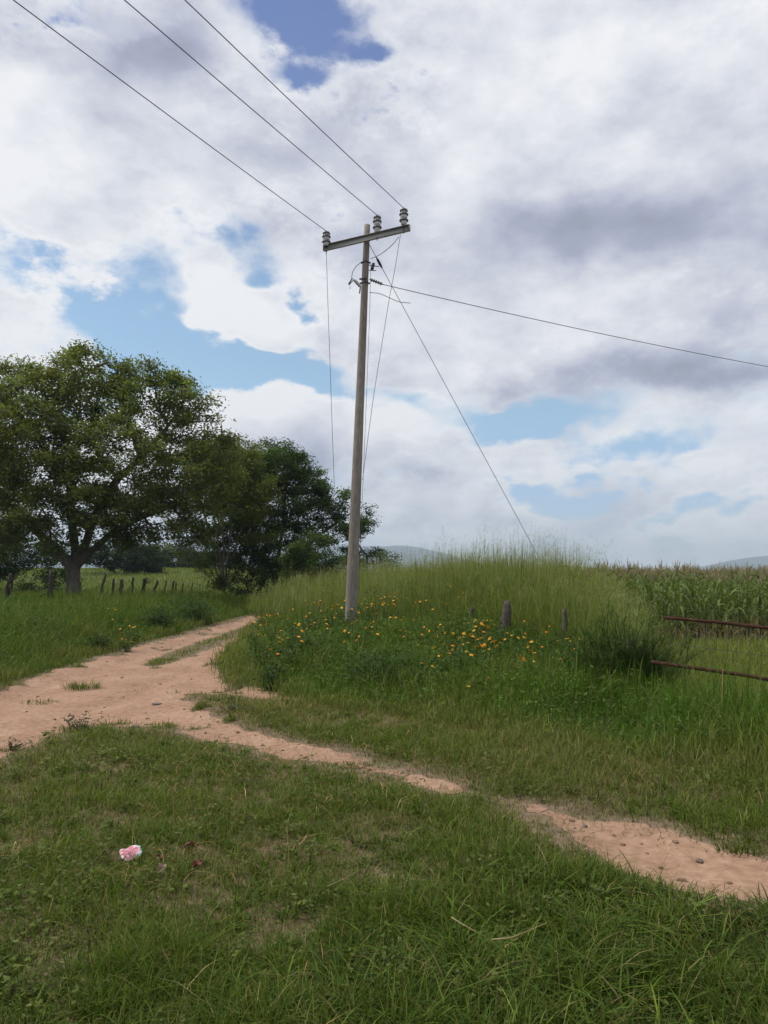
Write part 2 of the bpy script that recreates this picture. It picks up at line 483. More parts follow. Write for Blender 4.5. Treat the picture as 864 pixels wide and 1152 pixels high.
M = {}
def make_materials():
    M['leaf'] = mat_leaf('leaf')
    M['leaf_tree'] = mat_leaf('tree_leaf', 0.44, 0.55, 0.15)
    M['blade'] = mat_leaf('grass_blade', 0.32, 0.55, 0.12)
    M['petal'] = mat_leaf('petal', 0.25, 0.6, 0.2)
    M['bark'] = mat_noise('bark', [(0.3, (0.045, 0.036, 0.028)), (0.55, (0.10, 0.085, 0.068)), (0.75, (0.19, 0.17, 0.145))],
                          3.0, (1, 1, 0.25), 0.9, bump=0.6, scale2=14.0, bdist=0.05)
    M['bark_grey'] = mat_noise('grey_brown_bark', [(0.3, (0.065, 0.055, 0.045)), (0.55, (0.135, 0.12, 0.10)), (0.75, (0.24, 0.22, 0.195))],
                          3.0, (1, 1, 0.25), 0.9, bump=0.6, scale2=14.0, bdist=0.05)
    M['twig'] = mat_noise('pale_bark', [(0.3, (0.11, 0.095, 0.08)), (0.7, (0.25, 0.225, 0.195))], 4.0, (1, 1, 0.3), 0.9, bump=0.2)
    M['ground'] = mat_noise('soil', [(0.30, (0.090, 0.068, 0.036)), (0.46, (0.150, 0.108, 0.066)), (0.58, (0.215, 0.150, 0.100)), (0.75, (0.29, 0.205, 0.142))],
                            1.1, rough=0.95, bump=0.5, scale2=11.0, bdist=0.03)
    nt = M['ground'].node_tree; B = nt.nodes['Principled BSDF']; lk = B.inputs['Base Color'].links[0]; src = lk.from_socket
    at_ = nt.nodes.new('ShaderNodeAttribute'); at_.attribute_name = 'Col'
    mx = nt.nodes.new('ShaderNodeMix'); mx.data_type = 'RGBA'
    nt.links.new(at_.outputs['Fac'], mx.inputs[0]); nt.links.new(src, mx.inputs[6]); mx.inputs[7].default_value = (0.085, 0.115, 0.035, 1)
    nt.links.new(mx.outputs[2], B.inputs['Base Color'])
    M['dirt'] = mat_noise('dirt', [(0.28, (0.155, 0.090, 0.056)), (0.42, (0.280, 0.170, 0.110)), (0.55, (0.350, 0.220, 0.148)), (0.70, (0.44, 0.30, 0.215))],
                          1.3, rough=0.95, bump=0.8, scale2=17.0, bdist=0.03, spec=0.1)
    M['clod'] = mat_noise('dry_clod', [(0.3, (0.12, 0.075, 0.052)), (0.7, (0.30, 0.20, 0.145))], 30.0, rough=0.95, bump=0.4, spec=0.1)
    M['stone'] = mat_noise('stone', [(0.3, (0.07, 0.06, 0.055)), (0.7, (0.23, 0.19, 0.16))], 20.0, rough=0.9, bump=0.4)
    M['pole'] = mat_noise('pole_concrete', [(0.25, (0.12, 0.105, 0.088)), (0.5, (0.225, 0.20, 0.172)), (0.72, (0.345, 0.315, 0.275))],
                          2.2, (1, 1, 0.22), 0.85, bump=0.35, scale2=24.0)
    M['galv'] = mat_noise('galvanised_steel', [(0.3, (0.28, 0.285, 0.29)), (0.7, (0.46, 0.465, 0.46))], 9.0, rough=0.55, metal=0.35, bump=0.1, scale2=40.0)
    M['dark'] = mat_noise('weathered_iron', [(0.3, (0.03, 0.032, 0.036)), (0.7, (0.08, 0.082, 0.09))], 20.0, rough=0.6, metal=0.3, bump=0.2)
    M['wire'] = mat_noise('wire', [(0.3, (0.045, 0.047, 0.052)), (0.7, (0.09, 0.092, 0.10))], 3.0, rough=0.6, metal=0.4, bump=0.0)
    M['porcelain'] = mat_noise('grey_porcelain', [(0.3, (0.42, 0.43, 0.45)), (0.7, (0.58, 0.59, 0.61))], 12.0, rough=0.25, bump=0.0, spec=0.5)
    M['glaze'] = mat_noise('dark_glaze', [(0.3, (0.085, 0.085, 0.095)), (0.7, (0.17, 0.17, 0.185))], 12.0, rough=0.3, bump=0.0, spec=0.5)
    M['post'] = mat_noise('grey_wood', [(0.3, (0.030, 0.025, 0.021)), (0.5, (0.085, 0.070, 0.062)), (0.75, (0.18, 0.16, 0.145))],
                          14.0, (1, 1, 0.12), 0.9, bump=0.8, scale2=45.0)
    M['darkpost'] = mat_noise('dark_wood', [(0.3, (0.022, 0.019, 0.016)), (0.7, (0.075, 0.062, 0.05))], 10.0, (1, 1, 0.15), 0.9, bump=0.7)
    M['rust'] = mat_noise('rusty_paint', [(0.3, (0.026, 0.016, 0.012)), (0.52, (0.058, 0.028, 0.019)), (0.75, (0.13, 0.075, 0.048))],
                          14.0, rough=0.95, spec=0.08, bump=0.4, scale2=60.0)
    M['hill'] = mat_noise('wooded_hill', [(0.35, (0.020, 0.034, 0.022)), (0.65, (0.042, 0.058, 0.034))], 0.004, rough=1.0, bump=0.0)
    M['dryleaf'] = mat_noise('dry_leaf', [(0.3, (0.085, 0.030, 0.018)), (0.7, (0.18, 0.075, 0.045))], 40.0, rough=0.8, bump=0.3)
    M['paleleaf'] = mat_noise('pale_dry_leaf', [(0.3, (0.17, 0.12, 0.075)), (0.7, (0.30, 0.22, 0.145))], 40.0, rough=0.8, bump=0.3)
    M['straw'] = mat_noise('straw', [(0.3, (0.16, 0.125, 0.05)), (0.7, (0.30, 0.25, 0.11))], 30.0, (1, 1, 1), 0.6, bump=0.2)
    M['wrap'] = mat_leaf('printed_film', 0.15, 0.25, 0.6)
# ================================================================ SETTING
def build_ground():
    def axis(lo, hi, step, far):
        a = np.arange(lo, hi + 1e-6, step)
        out = []; s = step; v = hi
        while v < far:
            s *= 1.14; v += s; out.append(v)
        outl = []; s = step; v = lo
        while v > -far:
            s *= 1.14; v -= s; outl.append(v)
        return np.array(outl[::-1] + list(a) + out)
    X = axis(-14, 9, 0.09, 9000); Y = axis(1.5, 32, 0.09, 9000)
    gx, gy = np.meshgrid(X, Y)
    x, y = gx.ravel(), gy.ravel()
    z = np.concatenate([ground_z(x[i:i + 60000], y[i:i + 60000]) for i in range(0, len(x), 60000)])
    V = np.stack([x, y, z], 1)
    nx, ny = len(X), len(Y)
    i = (np.arange(ny - 1)[:, None] * nx + np.arange(nx - 1)[None]).ravel()
    tris = np.vstack([np.stack([i, i + 1, i + nx + 1], 1), np.stack([i, i + nx + 1, i + nx], 1)])
    far_ = sstep(np.sqrt(x * x + y * y), 34.0, 60.0)
    o = link('ground', mesh_from('ground', V, tris, [M['ground']], np.repeat(far_[:, None], 3, axis=1), smooth=True))
    tag(o, 'rough soil ground under all the grass and crops', kind='structure')
    # dirt track: the same triangles clipped to the bare strip, 6 mm above the ground
    f = np.full(len(x), -9.0)
    sel = np.where((x > -40) & (x < 16) & (y > 1.5) & (y < 45))[0]
    f[sel] = path_f(x[sel], y[sel])
    keep = (f[tris] > 0).any(axis=1)
    tt = tris[keep]
    full = (f[tt] > 0).all(axis=1)
    vs, ts = [], []
    used = np.unique(tt[full]); remap = -np.ones(len(x), int); remap[used] = np.arange(len(used))
    base = V[used] + np.array([0, 0, 0.0025]); ts = [remap[tt[full]]]
    extra, et = [], []; nb = len(base)
    for tri in tt[~full]:
        poly = []
        for k in range(3):
            a, b = tri[k], tri[(k + 1) % 3]
            if f[a] > 0: poly.append(V[a])
            if (f[a] > 0) != (f[b] > 0):
                s = f[a] / (f[a] - f[b]); poly.append(V[a] + (V[b] - V[a]) * s)
        if len(poly) < 3: continue
        s0 = nb + len(extra)
        extra += [p + np.array([0, 0, 0.0025]) for p in poly]
        for k in range(1, len(poly) - 1): et.append((s0, s0 + k, s0 + k + 1))
    Vp = np.vstack([base, np.array(extra)]); Tp = np.vstack([ts[0], np.array(et)])
    o = link('dirt_track', mesh_from('dirt_track', Vp, Tp, [M['dirt']], smooth=True))
    tag(o, 'pale pinkish dirt track that forks between the grass', kind='structure')

def build_hills():
    mb = MB()
    # far ridges given as (px, py of the crest) on the photograph, at their real distance
    for dist, prof, hb in ((5200, [(-900, 640), (-300, 628), (-100, 622), (60, 618), (130, 616), (200, 617), (260, 624), (330, 618), (400, 613), (430, 616), (450, 614), (475, 617),
                              (500, 622), (530, 632), (560, 638), (640, 640), (720, 643), (760, 643), (780, 638), (820, 631), (860, 625), (930, 616), (1000, 618), (1200, 625), (1700, 640)], 0),
                       (4000, [(-900, 652), (0, 648), (300, 640), (420, 637), (450, 635), (480, 637), (520, 642), (540, 645), (650, 648), (760, 646), (800, 641), (864, 636), (1000, 628), (1300, 645), (1700, 652)], 1)):
        p = np.array(prof, float)
        xs = np.linspace(p[0, 0], p[-1, 0], 260)
        ys = np.interp(xs, p[:, 0], p[:, 1]) + 3.0 * fbm(xs * 0.03, xs * 0, 40 + hb, 4)
        rows = []
        for k in range(9):
            t = k / 8.0
            Yd = dist - 900 + 900 * t if k < 8 else dist
            row = []
            for px, py in zip(xs, ys):
                c = at(px, py, dist)
                z = c.z * t ** 1.3 * (1 + 0.10 * float(fbm(np.array([px * 0.02]), np.array([t * 5.0]), 44, 3)[0]) * (1 - t))
                row.append((c.x * Yd / dist, Yd, max(z, 0) - (30 if k == 0 else 0)))
            rows.append(row)
        rows.append([(at(px, py, dist).x * 1.3, dist * 1.3, -20) for px, py in zip(xs, ys)])
        V = np.array(rows).reshape(-1, 3); n = len(xs); T = []
        for r in range(len(rows) - 1):
            for k in range(n - 1):
                a = r * n + k
                T += [(a, a + 1, a + n), (a + 1, a + n + 1, a + n)]
        mb.add(V, T)
    o = mb.build('hills', M['hill'], smooth=True)
    tag(o, 'far wooded mountain ridge fading into blue haze', kind='structure')

# ================================================================ GRASS
def scatter(xr, yr, n):
    return RNG.uniform(xr[0], xr[1], n), RNG.uniform(yr[0], yr[1], n)

def polar(n, d0, d1, a0, a1, power):
    """ground points with density falling as distance**-power"""
    k = 2.0 - power
    u = RNG.uniform(0, 1, n)
    d = (d0 ** k + u * (d1 ** k - d0 ** k)) ** (1 / k) if abs(k) > 1e-6 else d0 * (d1 / d0) ** u
    a = RNG.uniform(a0, a1, n)
    return d * np.sin(a), d * np.cos(a), d

GREEN_DARK = np.array((0.046, 0.080, 0.015))
GREEN_MID = np.array((0.092, 0.136, 0.020))
GREEN_LUSH = np.array((0.070, 0.134, 0.018))
GREEN_YEL = np.array((0.152, 0.178, 0.048))
STRAW_C = np.array((0.27, 0.22, 0.105))

def obj_blades(name, parts, label, cat='grass', mat=None):
    mb = MB()
    for V, T, C in parts: mb.add(V, T, C)
    o = mb.build(name, mat or M['blade'])
    return tag(o, label, cat, kind='stuff')

def P3(x, y, dz=0.0):
    z = np.concatenate([ground_z(x[i:i + 60000], y[i:i + 60000]) for i in range(0, len(x), 60000)]) if len(x) else np.zeros(0)
    return np.stack([x, y, z + dz], 1)

def build_foreground_grass():
    """grass in front of and beside the track"""
    parts = []
    n = 400000
    x, y, d = polar(n, 1.9, 15.0, -0.72, 0.80, 1.25)
    x2, y2, d2 = polar(60000, 13.0, 32.0, -0.72, 0.0, 1.6)
    x, y, d = np.concatenate([x, x2]), np.concatenate([y, y2]), np.concatenate([d, d2]); n = len(x)
    f = path_f(x, y)
    mass = poly_sd(x, y, MASS); left = poly_sd(x, y, LEFT)
    clump = fbm(x * 2.2, y * 2.2, 31, 3); patch = fbm(x * 0.55, y * 0.55, 33, 3)
    near_side = (y < 7.4) & ((x < 2.4 - 0.0) )
    bare = 0.68 + 1.4 * clump + 0.45 * patch
    keep = (f < 0.03 + 0.09 * RNG.standard_normal(n)) & (mass < 0.25) & (left < 0.25) & (RNG.uniform(0, 1, n) < np.clip(bare + 0.35, 0.25, 1))
    keep &= RNG.uniform(0, 1, n) < np.clip(0.35 - f * 2.6, 0.04, 1)
    x, y, d, f, mass, clump, patch = (k[keep] for k in (x, y, d, f, mass, clump, patch)); n = len(x)
    # lush low right corner, tired and short in the middle left and on the verge beyond the track
    lush = np.clip(sstep(x - 0.25 * y, -1.6, 0.4) * sstep(-y, -5.2, -3.4) + 0.55 * sstep(-y, -3.9, -2.9), 0, 1)
    beyond = sstep(mass, -2.6, -0.2)
    H = 0.050 + 0.095 * np.clip(clump + 0.30, 0, 1) + 0.085 * lush * (0.5 + clump) + 0.03 * beyond
    H *= np.clip(0.35 + (-f) * 2.0, 0.35, 1.0) * np.exp(RNG.normal(0, 0.28, n))
    W = (0.0034 + 0.0016 * lush) * (np.clip(d, 3, 32) / 3.0) ** 0.66 * RNG.uniform(0.7, 1.3, n)
    dry = np.clip(0.34 + 2.6 * patch - 1.1 * clump - 0.55 * lush + 0.35 * beyond, 0, 1)
    col = lerp_col(GREEN_MID, GREEN_YEL * 0.85, dry)
    col = col * (1 - 0.3 * lush[:, None]) + GREEN_LUSH[None] * 0.3 * lush[:, None]
    col = col * (1 - 0.30 * lush[:, None])
    sd = RNG.uniform(0, 1, n) < (0.05 + 0.10 * dry)
    col[sd] = STRAW_C * 0.85
    col = jitter_col(col, n, 0.25, 0.10)
    parts.append(blades(P3(x, y, -0.01), H, W, RNG.uniform(0, 2 * np.pi, n), RNG.uniform(0.15, 1.1, n), col))
    # matted thatch: low, nearly flat dry blades between the green ones
    n = 60000
    x, y, d = polar(n, 1.9, 13.0, -0.72, 0.80, 1.25)
    f = path_f(x, y); mass = poly_sd(x, y, MASS); left = poly_sd(x, y, LEFT)
    keep = (f < 0.18) & (mass < 0.1) & (left < 0.1)
    keep &= RNG.uniform(0, 1, n) < np.where(f > -0.02, 0.35, 0.9)
    x, y, d = x[keep], y[keep], d[keep]; n = len(x)
    col = jitter_col(lerp_col(STRAW_C * 0.55, GREEN_YEL * 0.7, RNG.uniform(0, 1, n)), n, 0.3, 0.08)
    parts.append(blades(P3(x, y, 0.0), RNG.uniform(0.03, 0.09, n), 0.003 * (d / 3) ** 0.6, RNG.uniform(0, 2 * np.pi, n), RNG.uniform(1.0, 1.5, n), col, levels=(0, 0.5, 1)))
    # tussocks of longer arching blades
    nt = 6000
    cx, cy, cd = polar(nt, 2.2, 12.0, -0.70, 0.78, 1.0)
    f = path_f(cx, cy); mass = poly_sd(cx, cy, MASS); left = poly_sd(cx, cy, LEFT)
    lush = np.clip(sstep(cx - 0.25 * cy, -1.6, 0.4) * sstep(-cy, -5.0, -3.4) + 0.6 * sstep(-cy, -3.8, -2.8), 0, 1)
    keep = (f < -0.18) & (mass < -0.1) & (left < -0.1) & (RNG.uniform(0, 1, nt) < 0.62 + 0.2 * lush) & (f < -0.18 - 0.12 * RNG.uniform(0, 1, nt))
    cx, cy, cd, lush = cx[keep], cy[keep], cd[keep], lush[keep]
    per = (16 + 16 * lush + RNG.uniform(0, 14, len(cx))).astype(int)
    idx = np.repeat(np.arange(len(cx)), per); n = len(idx)
    ang = RNG.uniform(0, 2 * np.pi, n); rr = RNG.uniform(0, 1, n) ** 0.7 * (0.03 + 0.05 * lush[idx])
    x = cx[idx] + np.cos(ang) * rr; y = cy[idx] + np.sin(ang) * rr
    H = (0.068 + 0.075 * lush[idx] * np.clip(cx[idx] + 1.2, 0.2, 1.0)) * np.exp(RNG.normal(0, 0.30, n)) * np.repeat(RNG.uniform(0.7, 1.2, len(cx)), per)
    tint = np.repeat(RNG.uniform(0, 1, len(cx)), per)
    col = jitter_col(lerp_col(GREEN_LUSH * 0.50, GREEN_MID * 1.15, tint), n, 0.25, 0.08)
    sd = RNG.uniform(0, 1, n) < 0.02; col[sd] = STRAW_C * 0.7
    parts.append(blades(P3(x, y, -0.01), H, 0.0062 * (cd[idx] / 3) ** 0.5 * RNG.uniform(0.5, 1.3, n), ang + RNG.normal(0, 0.5, n), RNG.uniform(0.3, 1.5, n), col,
                        levels=(0, 0.3, 0.55, 0.8, 1.0)))
    # low broad-leaved weeds and clover in patches
    nc = 900
    cx, cy, cd = polar(nc, 2.1, 11.0, -0.72, 0.80, 1.2)
    f = path_f(cx, cy); mass = poly_sd(cx, cy, MASS); left = poly_sd(cx, cy, LEFT)
    keep = (f < -0.12) & (mass < 0) & (left < 0) & (fbm(cx * 1.1, cy * 1.1, 37, 3) > -0.06); cx, cy, cd = cx[keep], cy[keep], cd[keep]
    per = RNG.integers(8, 34, len(cx)); idx = np.repeat(np.arange(len(cx)), per); n = len(idx)
    sp_ = np.repeat(RNG.uniform(0.02, 0.09, len(cx)), per)
    g = P3(cx[idx] + RNG.normal(0, 1, n) * sp_, cy[idx] + RNG.normal(0, 1, n) * sp_)
    g[:, 2] += RNG.uniform(0.03, 0.11, n)
    wc = jitter_col(np.repeat(lerp_col(GREEN_MID * 0.8, GREEN_YEL * 0.8, RNG.uniform(0, 1, len(cx))), per, axis=0), n, 0.2, 0.07)
    parts.append(leaves(g, RNG.uniform(0.012, 0.034, n) * (cd[idx] / 3) ** 0.4, wc, up=1.2, aspect=0.75))
    # scraps of dead grass lying on the turf
    n = 9000
    x, y, d = polar(n, 2.0, 12.0, -0.72, 0.80, 1.2)
    f = path_f(x, y); mass = poly_sd(x, y, MASS); left = poly_sd(x, y, LEFT)
    keep = (mass < 0) & (left < 0) & (fbm(x * 1.4, y * 1.4, 39, 3) > 0.02) & ((f < 0) | (RNG.uniform(0, 1, n) < 0.12)); x, y, d = x[keep], y[keep], d[keep]; n = len(x)
    parts.append(blades(P3(x, y, RNG.uniform(0.0, 0.05, n)), RNG.uniform(0.04, 0.13, n), 0.0035 * (d / 3) ** 0.5, RNG.uniform(0, 6.28, n), RNG.uniform(1.7, 2.2, n), jitter_col(np.array((0.24, 0.165, 0.085)), n, 0.4, 0.1), levels=(0, 0.5, 1.0)))
    # thin flowering stems, pale
    n = 1300
    x, y, d = polar(n, 2.4, 11.0, -0.7, 0.75, 1.0)
    f = path_f(x, y); mass = poly_sd(x, y, MASS); left = poly_sd(x, y, LEFT)
    keep = (f < -0.25) & (mass < 0) & (left < 0)
    x, y, d = x[keep], y[keep], d[keep]; n = len(x)
    col = jitter_col(STRAW_C * 0.8, n, 0.25, 0.08)
    parts.append(blades(P3(x, y), RNG.uniform(0.12, 0.30, n), 0.0022 * (d / 3) ** 0.5, RNG.uniform(0, 6.28, n), RNG.uniform(0.1, 0.9, n), col))
    obj_blades('grass', parts, 'short rough grass round the forking dirt track')

def undergrowth(x, y, top, dens_leaf, col, size, seed=50):
    """leafy weeds: leaves spread between the ground and the top height"""
    n = len(x)
    g = P3(x, y)
    k = fbm(x * 1.7, y * 1.7, seed, 3)
    hh = top * (0.62 + 0.75 * (k + 0.5)) * RNG.uniform(0.25, 1, n) ** 0.55
    g[:, 2] += hh
    return leaves(g, size * RNG.uniform(0.6, 1.4, n), jitter_col(col, n, 0.25, 0.10), up=0.55, aspect=0.42)

# top of the vegetation on the bank, by bearing (pixel column) and distance: measured on the photograph
def bank_top(x, y):
    r = 432 + F_PX * x / np.maximum(y, 0.1)
    front = poly_sd(x, y, MASS)
    h = 0.22 + 0.30 * sstep(front, 0.0, 2.2) + 0.16 * sstep(front, 2.2, 7.0)
    h = h + 0.10 * np.exp(-((r - 820) / 110.0) ** 2) * sstep(front, 0.0, 1.2)
    h = h + 0.16 * sstep(front, 2.6, 6.0) * np.exp(-((r - 470) / 170.0) ** 2)
    h = h * (0.85 + 0.5 * fbm(x * 0.8, y * 0.8, 61, 3))
    return h

FENCE_LINE = [(-5.5, 30.0), (-0.2, 19.4), (1.65, 15.6), (2.15, 13.9), (2.9, 12.2), (3.3, 10.4), (3.45, 9.6), (4.2, 12.5), (5.9, 17.0), (8, 30), (12, 75), (-8, 75)]

def tall_top(x, y):
    r = 432 + F_PX * x / np.maximum(y, 0.1)
    h = np.interp(r, [250, 300, 340, 400, 440, 480, 540, 600, 640, 680, 720, 760], [1.4, 1.75, 2.0, 2.35, 2.6, 2.7, 2.75, 2.75, 2.6, 2.25, 1.7, 1.2])
    s = poly_sd(x, y, FENCE_LINE)
    return h * (0.62 + 0.38 * sstep(s, 0.0, 1.6)) * (0.95 + 0.55 * fbm(x * 0.9, y * 0.9, 63, 3))

def build_bank_grass():
    # --- long bright blades over the whole front of the bank
    parts = []
    n = 230000
    x, y, d = polar(n, 5.0, 32.0, -0.35, 0.95, 1.5)
    s = poly_sd(x, y, MASS); t = poly_sd(x, y, FENCE_LINE); p = poly_sd(x, y, PADDOCK); c = poly_sd(x, y, CORN)
    ratio = x / y
    keep = (s > -0.05 + 0.12 * RNG.standard_normal(n)) & (t < 0.4) & (p < -0.05) & (c < 0)
    leafy = sstep(0.26 - ratio, -0.04, 0.14) * sstep(s, 0.9, 2.4)      # the flowering weeds take over here
    keep &= RNG.uniform(0, 1, n) < (1 - 0.62 * leafy)
    x, y, d, s, ratio = x[keep], y[keep], d[keep], s[keep], ratio[keep]; n = len(x)
    k = fbm(x * 1.3, y * 1.3, 65, 3)
    H = bank_top(x, y) * (0.75 + 0.65 * (k + 0.5)) * np.exp(RNG.normal(0, 0.22, n)) * 1.05
    col = lerp_col(GREEN_LUSH * 1.05, GREEN_YEL * 0.9, np.clip(0.30 + 1.6 * k - 0.25 * sstep(s, 0, 2) + 0.35 * (s < 0.35), 0, 1))
    sd = RNG.uniform(0, 1, n) < 0.05; col[sd] = STRAW_C * 0.8
    col = jitter_col(col, n, 0.25, 0.08)
    parts.append(blades(P3(x, y, -0.01), H, 0.0085 * (np.clip(d, 6, 40) / 8) ** 0.7 * RNG.uniform(0.6, 1.3, n), RNG.uniform(0, 6.28, n), RNG.uniform(0.1, 0.95, n) ** 1.2, col))
    obj_blades('long_grass', parts, 'long bright green grass on the bank below the gate')
    # --- tall fine guinea grass behind
    parts = []
    n = 150000
    x, y, d = polar(n, 8.5, 62.0, -0.30, 0.46, 1.75)
    t = poly_sd(x, y, FENCE_LINE); c = poly_sd(x, y, CORN); p = poly_sd(x, y, PADDOCK)
    keep = (t > 0.15 * RNG.standard_normal(n)) & (c < 0.2) & (p < 0) & ((x > -0.185 * y - 0.2) | (y > 34))
    keep &= ~((y > 34) & (x < -0.16 * y))
    x, y, d, t = x[keep], y[keep], d[keep], t[keep]; n = len(x)
    k = fbm(x * 1.1, y * 1.1, 67, 3)
    H = tall_top(x, y) * RNG.uniform(0.5, 0.92, n)
    col = lerp_col(GREEN_MID * 1.2, np.array((0.152, 0.186, 0.068)), np.clip(0.5 + 1.5 * k, 0, 1))
    sd = RNG.uniform(0, 1, n) < 0.06; col[sd] = STRAW_C * 0.8
    col = jitter_col(col, n, 0.22, 0.08)
    wind = 0.35
    parts.append(blades(P3(x, y, -0.01), H, 0.0095 * (d / 12) ** 0.75 * RNG.uniform(0.6, 1.3, n), RNG.normal(wind, 1.6, n), RNG.uniform(0.02, 0.95, n) ** 1.2, col,
                        levels=(0, 0.35, 0.65, 0.85, 1.0)))
    # seed heads: a thin stem with many hair-fine branchlets
    ns = 11000
    x, y, d = polar(ns, 9.5, 40.0, -0.26, 0.42, 1.6)
    t = poly_sd(x, y, FENCE_LINE); c = poly_sd(x, y, CORN)
    keep = (t > 0.1) & (c < 0.6); x, y, d = x[keep], y[keep], d[keep]; ns = len(x)
    H = tall_top(x, y) * RNG.uniform(0.70, 1.06, ns)
    b = P3(x, y); lean = RNG.normal(0.3, 1.2, ns); bd = RNG.uniform(0.0, 0.40, ns)
    col = jitter_col(lerp_col(GREEN_YEL * 1.3, np.array((0.22, 0.21, 0.12)), RNG.uniform(0, 1, ns)), ns, 0.18, 0.06)
    parts.append(blades(b, H, 0.0045 * (d / 12) ** 0.5, lean, bd, col, levels=(0, 0.5, 1.0)))
    m_ = 14
    idx = np.repeat(np.arange(ns), m_); tt = RNG.uniform(0.80, 1.0, ns * m_)
    out = bd[idx] * H[idx] * tt ** 1.8
    q = np.stack([b[idx, 0] + np.cos(lean[idx]) * out, b[idx, 1] + np.sin(lean[idx]) * out,
                  b[idx, 2] + H[idx] * (tt - 0.45 * bd[idx] * tt ** 2.4)], 1)
    parts.append(blades(q, RNG.uniform(0.05, 0.16, ns * m_) * (1.25 - tt) * 3.0, 0.0034 * (d[idx] / 12) ** 0.5, RNG.uniform(0, 6.28, ns * m_), RNG.uniform(0.9, 1.7, ns * m_),
                        col[idx] * 1.05, levels=(0, 0.6, 1.0), droop=0.6))
    obj_blades('tall_grass', parts, 'tall feathery grass with pale seed heads behind the pole')
    # --- leafy weeds on the bank
    n = 130000
    x, y, d = polar(n, 7.0, 26.0, -0.30, 0.42, 1.3)
    s = poly_sd(x, y, MASS); t = poly_sd(x, y, FENCE_LINE); p = poly_sd(x, y, PADDOCK)
    k2 = fbm(x * 0.9, y * 0.9, 71, 3)
    keep = (s > 0.5 + 0.3 * RNG.standard_normal(n)) & (t < 0.5) & (p < -0.1) & (RNG.uniform(0, 1, n) < np.clip(0.6 + 1.8 * k2, 0.12, 1) * (0.25 + 0.75 * sstep(0.30 - x / y, -0.05, 0.12)))
    x, y, d = x[keep], y[keep], d[keep]
    k2 = k2[keep]
    V, T, C = undergrowth(x, y, bank_top(x, y) * 0.95, 1, lerp_col(GREEN_DARK * 1.1, GREEN_MID * 1.25, np.clip(0.5 - 2.0 * k2, 0, 1)), 0.055 * (d / 10) ** 0.5)
    obj_blades('weeds', [(V, T, C)], 'dark leafy weeds covering the flowery bank', 'weeds', M['leaf'])

def build_left_growth():
    parts = []
    n = 210000
    x, y, d = polar(n, 9.0, 38.0, -0.85, -0.13, 1.45)
    s = poly_sd(x, y, LEFT)
    keep = (s > 0.08 * RNG.standard_normal(n))
    x, y, d, s = x[keep], y[keep], d[keep], s[keep]; n = len(x)
    k = fbm(x * 0.9, y * 0.9, 81, 3)
    top = (0.18 + 0.54 * sstep(s, 0.0, 2.2) + 0.12 * sstep(y, 15, 25)) * (0.85 + 0.6 * k)
    H = top * np.exp(RNG.normal(0, 0.22, n)) * 1.1
    col = jitter_col(lerp_col(GREEN_LUSH * 0.95, GREEN_YEL * 0.75, np.clip(0.30 + 1.8 * k + 0.3 * (s < 0.5), 0, 1)), n, 0.25, 0.08)
    parts.append(blades(P3(x, y, -0.01), H, 0.0095 * (d / 11) ** 0.8 * RNG.uniform(0.6, 1.3, n), RNG.uniform(0, 6.28, n), RNG.uniform(0.1, 0.95, n), col))
    obj_blades('roadside_grass', parts, 'knee high green grass left of the dirt track')
    n = 75000
    x, y, d = polar(n, 9.5, 34.0, -0.80, -0.13, 1.35)
    s = poly_sd(x, y, LEFT); k2 = fbm(x * 0.65, y * 0.65, 83, 3)
    keep = (s > 0.7 + 0.3 * RNG.standard_normal(n)) & (RNG.uniform(0, 1, n) < np.clip(0.5 + 2.4 * k2, 0.05, 1))
    x, y, d, s, k2 = x[keep], y[keep], d[keep], s[keep], k2[keep]
    top = (0.22 + 0.50 * sstep(s, 0.4, 2.6))
    V, T, C = undergrowth(x, y, top, 1, lerp_col(GREEN_DARK * 1.15, GREEN_MID * 1.2, np.clip(0.5 - 2.0 * k2, 0, 1)), 0.07 * (d / 14) ** 0.6)
    obj_blades('roadside_weeds', [(V, T, C)], 'dark leafy weeds left of the dirt track', 'weeds', M['leaf'])
    # pasture beyond the wooden fence
    parts = []
    n = 120000
    x, y, d = polar(n, 32.0, 210.0, -0.80, -0.02, 1.9)
    keep = (x < -0.10 * y - 2.0); x, y, d = x[keep], y[keep], d[keep]; n = len(x)
    k = fbm(x * 0.12, y * 0.12, 85, 4)
    col = jitter_col(lerp_col(GREEN_MID * 1.1, GREEN_YEL * 1.05, np.clip(0.72 + 1.4 * k, 0, 1)), n, 0.2, 0.06)
    parts.append(blades(P3(x, y, -0.02), RNG.uniform(0.3, 0.62, n) * (1 + 0.6 * k), 0.022 * (d / 35) ** 1.0, RNG.uniform(0, 6.28, n), RNG.uniform(0.1, 0.9, n), col, levels=(0, 0.5, 1.0)))
    obj_blades('pasture_grass', parts, 'yellow green pasture grass beyond the wooden fence')

def build_paddock():
    parts = []
    n = 90000
    x, y, d = polar(n, 5.5, 19.0, 0.28, 1.0, 1.3)
    p = poly_sd(x, y, PADDOCK); keep = p > 0.0
    x, y, d, p = x[keep], y[keep], d[keep], p[keep]; n = len(x)
    k = fbm(x * 0.8, y * 0.8, 91, 3)
    H = (0.19 + 0.12 * (k + 0.5)) * np.exp(RNG.normal(0, 0.3, n))
    col = jitter_col(lerp_col(GREEN_MID * 1.05, GREEN_YEL * 1.05, np.clip(0.62 + 1.5 * k, 0, 1)), n, 0.22, 0.07)
    sd = RNG.uniform(0, 1, n) < 0.06; col[sd] = STRAW_C * 0.8
    parts.append(blades(P3(x, y, -0.01), H, 0.008 * (d / 9) ** 0.6, RNG.uniform(0, 6.28, n), RNG.uniform(0.2, 1.1, n), col))
    obj_blades('paddock_grass', parts, 'yellowish grass between the rusty gate and the corn')

